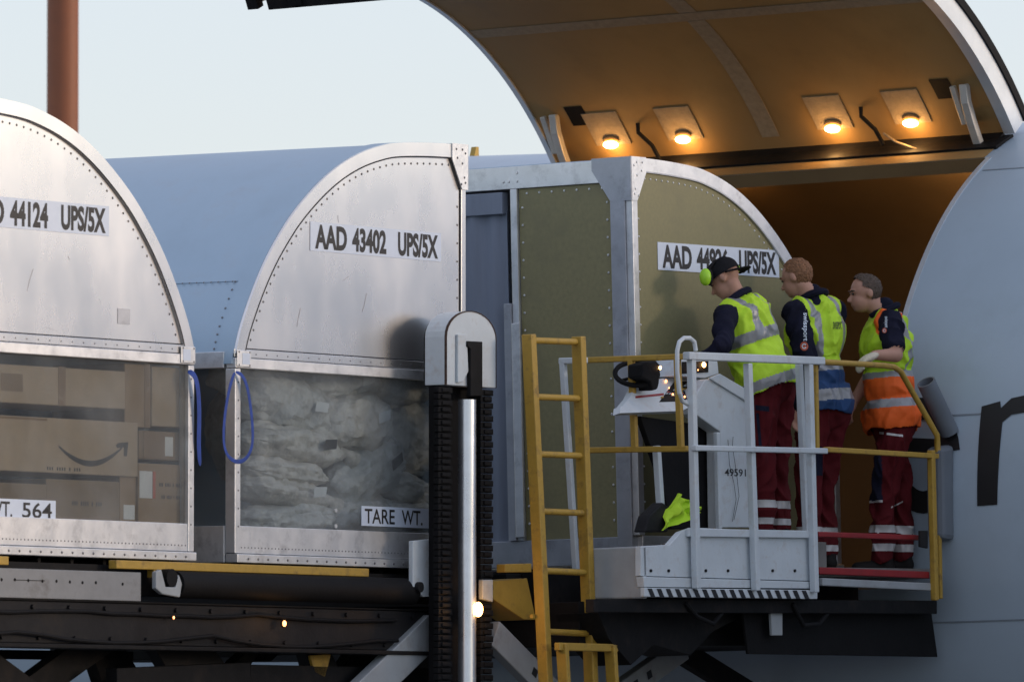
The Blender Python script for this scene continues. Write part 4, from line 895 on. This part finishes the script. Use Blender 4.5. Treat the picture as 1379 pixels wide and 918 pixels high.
def man(label, cfg):
    D0 = cfg['D']; J = lambda k: at(cfg[k][0], cfg[k][1], D0 + (cfg[k][2] if len(cfg[k]) > 2 else 0))
    f = Vector((*cfg['face'], 0)).normalized(); l = Vector((-f.y, f.x, 0)); z = Vector((0, 0, 1))
    foot = J('foot'); t = thing('person', label, 'person', Matrix.Translation(foot), 'workers on the bridge'); B = Body(foot)
    hip, nek = J('hip'), J('neck'); ax = (nek - hip); ln = ax.length; ax.normalize(); tf = (f - ax * f.dot(ax)).normalized(); tl = ax.cross(tf) * 1.; tl = -tl if tl.dot(l) < 0 else tl
    fr = (tf, tl, ax); g = cfg.get('girth', 1.)
    B.ell(hip + ax * .05 * ln, (.135 * g, .175 * g, .15), fr, 'hips'); B.ell(hip + ax * .34 * ln + tf * .012, (.128 * g, .165 * g, .17), fr, 'torso')
    B.ell(hip + ax * .68 * ln + tf * .005, (.135 * g, .185, .185), fr, 'torso')
    sh = nek - ax * .075; sl = sh + tl * .185; sr = sh - tl * .185
    B.cap(sl - tl * .02, sr + tl * .02, .072, .072, 'torso'); B.cap(sh + ax * .02 - tf * .02, nek + ax * .03, .085, .062, 'torso')
    # head
    hd = J('head'); hf = Vector((*cfg.get('look', cfg['face']), cfg.get('nod', 0))).normalized(); hl = z.cross(hf).normalized(); hu = hf.cross(hl); hf, hl, hu = hf * .96, hl * .96, hu * .96; ha = (hf, hl, hu)
    B.cap(nek - ax * .02, hd - hu * .05 - hf * .015, .060, .055, 'skin')
    B.ell(hd + hu * .025 - hf * .008, (.098, .077, .092), ha, 'skin'); B.ell(hd - hu * .045 + hf * .030, (.068, .060, .075), ha, 'skin'); B.ell(hd - hu * .088 + hf * .055, (.034, .036, .026), ha, 'skin')
    B.cap(hd + hf * .088 - hu * .005, hd + hf * .112 - hu * .036, .011, .014, 'skin'); B.cap(hd + hf * .086 + hu * .018 - hl * .03, hd + hf * .086 + hu * .018 + hl * .03, .012, .012, 'skin')
    B.cap(hd + hf * .088 - hu * .066 - hl * .016, hd + hf * .088 - hu * .066 + hl * .016, .010, .010, 'skin')
    for s_ in (-1, 1): B.ell(hd + hl * s_ * .080 - hf * .012 - hu * .005, (.020, .011, .033), ha, 'skin')
    # arms
    for s_, S in (('L', sl), ('R', sr)):
        e = J('elbow' + s_); w_ = J('wrist' + s_); hn = J('hand' + s_); fo = cfg.get('forearm' + s_, 'sleeve')
        B.cap(S, e if fo == 'sleeve' else S + (e - S) * .75, .073, .060, 'sleeve'); B.cap(S + (e - S) * .6, e, .050 if fo != 'sleeve' else .058, .046 if fo != 'sleeve' else .056, fo); B.cap(e, w_, .050 if fo == 'sleeve' else .045, .040 if fo == 'sleeve' else .030, fo)
        d = (hn - w_).normalized(); pn = Vector(cfg.get('palm' + s_, (0, 0, -1))).normalized(); pn = (pn - d * pn.dot(d)).normalized(); q = d.cross(pn); ht = cfg.get('hand_mat' + s_, 'skin')
        hs = 1.3 if ht == 'glove' else 1.; B.ell(w_ + d * .05, (.055 * hs, .042 * hs, .020 * hs), (d, q, pn), ht); k = cfg.get('curl', .8)
        for i, (o_, le) in enumerate(((-.030, .072), (-.010, .082), (.010, .078), (.029, .062))):
            p0 = w_ + d * .088 + q * o_; p1 = p0 + d * le * .5 + pn * le * .22 * k; p2 = p1 + d * le * .3 * (1 - k * .5) + pn * le * .55 * k
            B.cap(p0, p1, .0105 * hs, .010 * hs, ht); B.cap(p1, p2, .010 * hs, .009 * hs, ht)
        b0 = w_ + d * .03 - q * .032; b1 = b0 - q * .028 + d * .032 + pn * .01; B.cap(b0, b1, .013, .0115, ht); B.cap(b1, b1 + d * .028 + pn * .018, .0115, .010, ht)
    # legs
    for s_, q in (('L', 1), ('R', -1)):
        h0 = hip + tl * q * .092 - z * .02; kn = J('knee' + s_); an = J('ankle' + s_)
        B.cap(h0, kn, .100 * g, .074, 'leg'); B.cap(kn, an + z * .03, .074, .066, 'leg'); B.cap(kn + f * .01, kn - z * .12, .07, .06, 'leg'); toe = an + f * .15 - z * .045
        B.cap(an + z * .05, an - f * .02 - z * .02, .058, .052, 'boot'); B.cap(an - f * .03 - z * .035, toe, .048, .040, 'boot')
    gz = foot.z
    def loc(c): q = c + foot - hip; return q.dot(ax) / ln, q.dot(tl), q.dot(tf)
    def brule(c, tg, k):
        if tg in ('leg', 'hips'):
            h_ = c.z
            for a, b in cfg.get('bands', ((.27, .31), (.17, .21))):
                if a < h_ < b: return 'reflective_leg'
            if cfg.get('kneepad') and .42 < h_ < .70 and (c + foot - J('kneeL')).dot(f) > .02: return 'navy'
            if cfg.get('kneepad') and (.70 <= h_ < .712 or .408 < h_ <= .42) and (c + foot - J('kneeL')).dot(f) > .02: return 'reflective_leg'
        return k
    body = B.mesh('body', None, t, rule=brule, tagmap={'torso': cfg.get('shirt', 'navy'), 'sleeve': cfg.get('shirt', 'navy'), 'hips': 'maroon', 'leg': 'maroon', 'skin': 'skin', 'glove': 'glove', 'boot': 'boot'}, fold=.022, foldtags=('sleeve', 'leg', 'hips'))
    # vest: inflated torso shell
    V = Body(foot); 
    for k_, p in enumerate([p for p in B.pr if p[-1] == 'torso']):
        if k_ == 2: V.cap(sh - tl * .115, sh + tl * .115, .066, .066, 'torso')
        elif k_ == 3: V.cap(sh + ax * .0 - tf * .03, nek - ax * .045 - tf * .02, .075, .055, 'torso')
        else: V.pr.append(p)
    V.cap(hip + ax * .10 * ln - tl * .06 * g, hip + ax * .10 * ln + tl * .06 * g, .136 * g, .136 * g, 'torso'); V.cap(hip + ax * cfg.get('hem', -.02) * ln - tl * .055 * g + tf * .01, hip + ax * cfg.get('hem', -.02) * ln + tl * .055 * g + tf * .01, .140 * g, .140 * g, 'torso')
    shl = sl - foot
    def vrule(c, tg, k): 
        a, b, d_ = loc(c); dl = min((c + foot - sl).length, (c + foot - sr).length)
        return cfg['vest'](a, b, d_, dl)
    vest = V.mesh('vest', None, t, grow=.023, rule=vrule, fold=.021, foldtags=('torso',), smooth=6, cut=lambda c: loc(c)[0] < cfg.get('hem', 0) - .10 + .02 * math.sin(14 * loc(c)[1]))
    md = vest.modifiers.new('cloth', 'SOLIDIFY'); md.thickness = .004; md.offset = 0
    # open neck of the vest: collar of the shirt
    MB().tube([nek + ax * .012 - foot + (tf * math.cos(2 * math.pi * i / 20) * .078 + tl * math.sin(2 * math.pi * i / 20) * .080) + ax * (-.025 * math.cos(2 * math.pi * i / 20)) for i in range(20)], .022, 8, close=True).build('collar', cfg.get('shirt', 'navy'), t, smooth=True)
    # hair
    if cfg.get('hair'):
        mb = MB(); nu, nv = 96, 60; c0 = hd + hu * .025 - hf * .008 - foot; vs = []; fs = []
        for i in range(nv + 1):
            th = math.pi * i / nv
            for j in range(nu):
                ph = 2 * math.pi * j / nu; q = Vector((math.sin(th) * math.cos(ph), math.sin(th) * math.sin(ph), math.cos(th))); k = 1 + .05 * noise.fractal(q * 5, 1, 2, 3) + .045 * noise.noise(Vector((q.x * 12, q.y * 34, q.z * 30)))
                up_ = cfg.get('tuft', 0) * max(0, q.x) * max(0, q.z)
                vs.append(c0 + (hf * q.x * .104 + hl * q.y * .0835 + hu * q.z * (.099 + up_)) * k)
        for i in range(nv):
            for j in range(nu):
                th = math.pi * (i + .5) / nv; ph = 2 * math.pi * (j + .5) / nu; x_, z_ = math.sin(th) * math.cos(ph), math.cos(th)
                if z_ > .62 * x_ + .02 + (.30 if x_ > .35 else 0) * 1 - (.62 if x_ < -.15 else 0) : fs.append((i * nu + j, i * nu + (j + 1) % nu, (i + 1) * nu + (j + 1) % nu, (i + 1) * nu + j))
        mb.add(vs, fs).build('hair', cfg['hair'], t, smooth=True)
    for s_ in (-1, 1):
        MB().ell(hd + hf * .088 + hu * .004 + hl * s_ * .030 - foot, (.006, .012, .007), ha, 10, 6).build('eye', 'ink', t, smooth=True)
        MB().tube([hd + hf * .099 + hu * .021 + hl * s_ * .016 - foot, hd + hf * .096 + hu * .026 + hl * s_ * .034 - foot, hd + hf * .082 + hu * .022 + hl * s_ * .052 - foot], .005, 6).build('eyebrow', cfg.get('hair') or 'hair_dark', t, smooth=True)
    return dict(t=t, body=body, vest=vest, foot=foot, hd=hd, hf=hf, hl=hl, hu=hu, sl=sl)
mat('reflective_leg', (.50, .50, .50), .4, .1, .08, 12)
def on_body(P, objs, pts, fs, mt, name, off=.004):
    """flat print laid on the cloth: points given in photo pixels are dropped onto the surface"""
    trees = []
    for o in objs:
        me = o.data; trees.append(BVHTree.FromPolygons([v.co + P['foot'] for v in me.vertices], [list(p.vertices) for p in me.polygons]))
    vs = []
    for px, py in pts:
        d = ray(px, py).normalized(); best = None
        for tr in trees:
            h = tr.ray_cast(CAM, d)
            if h[0] is not None and (best is None or h[3] < best[3]): best = h
        if best is None: return
        vs.append(best[0] - d * off - P['foot'])
    MB().add(vs, fs).build(name, mt, P['t'])
def vest1(a, b, d, dl):
    if .50 < a < .62 or -.02 < a < .09: return 'reflective'
    if a >= .62 and .065 < abs(b) < .115: return 'reflective'
    return 'hivis'
def vest2(a, b, d, dl):
    if .10 < a < .20: return 'reflective'
    if a < .36: return 'vest_blue'
    if a < .42: return 'reflective'
    if .085 < abs(b) < .135: return 'reflective'
    return 'hivis'
def vest3(a, b, d, dl):
    if dl < .105 and a > .45: return 'hivis_orange'
    if .16 < a < .235: return 'reflective'
    if a < .42: return 'hivis_orange'
    if a < .475: return 'reflective'
    if .10 < abs(b) < .14 and d < -.02: return 'reflective'
    return 'hivis'
m1 = man('worker in black cap and lime ear defenders leaning over the console in a yellow vest', dict(D=50.85, face=(-.85, .53), look=(-.80, .30), nod=-.55, foot=(1033, 729), hip=(1036, 520), neck=(994, 404), head=(976, 375, -.02),
    elbowL=(974, 462, -.32), wristL=(938, 492, -.22), handL=(915, 500, -.16), elbowR=(992, 470, .2), wristR=(969, 442, .12), handR=(965, 405, .1), hand_matR='glove', palmR=(1, 0, 0), curl=.6,
    kneeL=(1026, 622, -.12), ankleL=(1030, 716, -.12), kneeR=(1046, 622, .1), ankleR=(1048, 716, .1), vest=vest1, hem=.06, girth=1.05, bands=((.20, .245), (.10, .14))))
m2 = man('bareheaded fair haired worker seen from behind, vest yellow above and blue below', dict(D=51.55, face=(-.75, .66), look=(-.85, .45), nod=-.30, foot=(1095, 764), hip=(1108, 556), neck=(1095, 402), head=(1073, 374, -.02),
    elbowL=(1088, 490, -.24), wristL=(1076, 548, -.16), handL=(1072, 568, -.14), elbowR=(1110, 490, .25), wristR=(1090, 540, .28), handR=(1080, 555, .28),
    kneeL=(1088, 655, -.1), ankleL=(1093, 750, -.1), kneeR=(1108, 655, .1), ankleR=(1112, 750, .12), vest=vest2, hem=.10, hair='hair_red', bands=((.20, .245), (.10, .14))))
m3 = man('dark haired worker with white glove on the yellow rail, vest orange below', dict(D=51.9, face=(-.97, -.10), look=(-.97, -.22), nod=-.12, foot=(1200, 768), hip=(1203, 574), neck=(1192, 420), head=(1165, 395, -.02),
    elbowL=(1206, 478, -.34), wristL=(1178, 478, -.47), handL=(1160, 487, -.52), forearmL='skin', hand_matL='glove', palmL=(-.2, -.2, -1), elbowR=(1175, 500, .22), wristR=(1150, 540, .1), handR=(1140, 560, .05), forearmR='skin',
    kneeL=(1190, 668, -.1), ankleL=(1188, 755, -.08), kneeR=(1212, 668, .1), ankleR=(1214, 752, .12), vest=vest3, hem=.07, hair='hair_brown', tuft=.03, kneepad=True, bands=((.225, .275), (.115, .16))))
# worker 1: cap worn backwards, ear defenders
P = m1; hd, hf, hl, hu, ft = P['hd'], P['hf'], P['hl'], P['hu'], P['foot']
mb = MB(); vs = []; fs = []; nu, nv = 40, 12; c0 = hd + hu * .030 - hf * .006 - ft
for i in range(nv + 1):
    th = math.pi * .54 * i / nv
    for j in range(nu): ph = 2 * math.pi * j / nu; vs.append(c0 + hf * math.sin(th) * math.cos(ph) * .112 + hl * math.sin(th) * math.sin(ph) * .090 + hu * (math.cos(th) ** .8 if math.cos(th) > 0 else math.cos(th)) * .100)
for i in range(nv):
    for j in range(nu): fs.append((i * nu + j, i * nu + (j + 1) % nu, (i + 1) * nu + (j + 1) % nu, (i + 1) * nu + j))
cap_ = mb.add(vs, fs).build('cap', 'cap_black', P['t'], smooth=True)
vs = []; fs = []
bd = (-hf * .75 + Vector((.62, -.25, .05))).normalized(); bl = hu.cross(bd).normalized(); bu = bd.cross(bl)
for i in range(13):
    th = -1.15 + 2.3 * i / 12
    for r_, dz in ((.085, .0), (.125, .004), (.16 + .02 * math.cos(th), -.006)):
        vs.append(hd - ft + hu * .025 + bd * math.cos(th) * r_ + bl * math.sin(th) * r_ * .75 + bu * dz)
nb = len(vs); vs += [v - bu * .006 for v in vs]
for i in range(12):
    for k in range(2): a = i * 3 + k; fs += [(a, a + 1, a + 4, a + 3), (nb + a, nb + a + 3, nb + a + 4, nb + a + 1)]
    fs.append((i * 3 + 2, i * 3 + 5, nb + i * 3 + 5, nb + i * 3 + 2))
MB().add(vs, fs).build('brim', 'cap_black', cap_, smooth=True)
for px, py, dd, sc in ((950, 373, -.12, 1.), (992, 362, .02, .55)):
    c = at(px, py, 50.85 + dd) - ft; MB().ell(c, (.036 * sc, .036 * sc, .052 * sc), None, 18, 12).build('ear_cup', 'ear_green', P['t'], smooth=True); MB().ell(c + Vector((.026, .02, 0)) * sc, (.022 * sc, .034 * sc, .050 * sc), None, 16, 10).build('ear_cushion', 'cap_black', P['t'], smooth=True)
pts = [at(952, 365, 50.75) - ft, at(962, 352, 50.78) - ft, at(975, 346, 50.82) - ft, at(988, 352, 50.86) - ft]; MB().tube(pts, .008, 8).build('ear_defender_band', 'cap_black', P['t'], smooth=True)
# sleeve lettering (reads downwards) and round red mark
def sleeve_text(P, objs, x0, x1, y0, y1, cx_, cy_, r_):
    p, fs = text_geo('swissport', y0, y1, 0, 1, .02); on_body(P, objs, [(x0 + (x1 - x0) * b, a) for a, b in p], fs, 'label_white', 'sleeve_lettering')
    on_body(P, objs, [(cx_, cy_)] + [(cx_ + r_ * math.cos(2 * math.pi * i / 16), cy_ + r_ * 1.1 * math.sin(2 * math.pi * i / 16)) for i in range(16)], [(0, 1 + i, 1 + (i + 1) % 16) for i in range(16)], 'print_red', 'sleeve_emblem')
    q = [(math.cos(.4 + 5.4 * i / 12), math.sin(.4 + 5.4 * i / 12)) for i in range(13)]
    on_body(P, objs, [(cx_ + a * r_ * .62, cy_ + b * r_ * .65) for a, b in q] + [(cx_ + a * r_ * .38, cy_ + b * r_ * .4) for a, b in q], [(i, i + 1, 14 + i, 13 + i) for i in range(12)], 'label_white', 'sleeve_emblem_ring', .006)
sleeve_text(m2, [m2['body'], m2['vest']], 1080, 1088, 421, 459, 1083, 466, 5.5)
sleeve_text(m3, [m3['body'], m3['vest']], 1190, 1196, 426, 441, 1191, 445, 3.2)
on_body(m2, [m2['body'], m2['vest']], *(lambda g: ([(a, b) for a, b in g[0]], g[1]))(text_geo('SWISSPORT', 1122, 1134, 443, 433, .02)), 'ink', 'vest_lettering', .010)

# ------------------------------------------------------------------ wear and small fittings
def scratch(parent, ox, pts, wd, mt='alu_dark'):
    mb = MB(); q = [L.hy(a, b, -.0012) for a, b in pts]; n = len(q)
    vs = [(x - ox - wd / 2, -.0012, z) for x, z in q] + [(x - ox + wd / 2, -.0012, z) for x, z in q]
    mb.add(vs, [(i, i + 1, n + i + 1, n + i) for i in range(n - 1)]).build('scratch', mt, parent)
for pts in ([(405, 415), (402, 428), (400, 440)], [(494, 395), (491, 410), (488, 420)], [(455, 290), (456, 300)], [(470, 372), (462, 378)], [(604, 362), (612, 364)]): scratch(c2, 0, pts, .006)
for pts in ([(45, 362), (40, 378), (37, 392)], [(92, 345), (94, 350)], [(60, 440), (78, 446)]): scratch(c1, ox1, pts, .006)
for k in range(16):
    x = -3.2 + .32 * k; MB().tube([(x, -.081, -.275), (x, -.095, -.275)], .014, 6).build('beam_bolt', 'mid_steel', ldr); MB().tube([(x + .05, -.081, -.44), (x + .05, -.095, -.44)], .014, 6).build('beam_bolt', 'mid_steel', ldr)
random.seed(11)
for k in range(2):
    z0 = -.285 - .12 * k; pts = [(-3.2 + .22 * i, -.10 - .012 * k, z0 - (.02 + .03 * k) * abs(math.sin(i * .41 + k)) - .01 * random.random()) for i in range(22)]
    MB().tube(pts, .011, 8).build('hydraulic_hose', 'black_rubber', ldr, smooth=True)
for k, x in enumerate((-.7, .45)):
    la(MB().tube([(x, YF + .01, -.22), (x + .1, YF - .0, -.30 - .05 * (k % 2)), (x + .3, YF + .02, -.34), (x + .5, YF + .05, -.24)], .014, 8).build('hydraulic_hose', 'black_rubber', ldr, smooth=True))
for px in (876, 900, 950, 980, 1040, 1070):
    x, z = A.hy(px, 768, YF - .031); la(MB().tube([(x, YF - .029, z), (x, YF - .038, z)], .010, 6).build('panel_bolt', 'mid_steel', ldr))

def patch(P, corners, mt, nm, n=6):     # cloth patch on a worker, corners in order round the patch
    pts = []; fs = []
    for i in range(n + 1):
        for j in range(n + 1):
            a, b = i / n, j / n
            pts.append(tuple((corners[0][k] * (1 - a) + corners[1][k] * a) * (1 - b) + (corners[3][k] * (1 - a) + corners[2][k] * a) * b for k in (0, 1)))
    for i in range(n):
        for j in range(n): q = i * (n + 1) + j; fs.append((q, q + n + 1, q + n + 2, q + 1))
    on_body(P, [P['body'], P['vest']], pts, fs, mt, nm, .005)
patch(m1, [(1017, 545), (1036, 547), (1036, 554), (1018, 552)], 'navy', 'tool_pouch'); patch(m1, [(1018, 556), (1022, 556), (1026, 600), (1022, 600)], 'navy', 'pocket')
patch(m3, [(1184, 581), (1216, 585), (1216, 588), (1184, 584)], 'reflective_leg', 'pocket_piping'); patch(m3, [(1176, 628), (1196, 630), (1194, 684), (1176, 682)], 'navy', 'knee_panel')
patch(m3, [(1176, 625), (1197, 627), (1197, 630), (1176, 628)], 'reflective_leg', 'piping'); patch(m3, [(1200, 682), (1216, 674), (1216, 676), (1200, 684)], 'reflective_leg', 'piping')
patch(m2, [(1096, 600), (1108, 601), (1108, 640), (1098, 640)], 'navy', 'knee_panel')
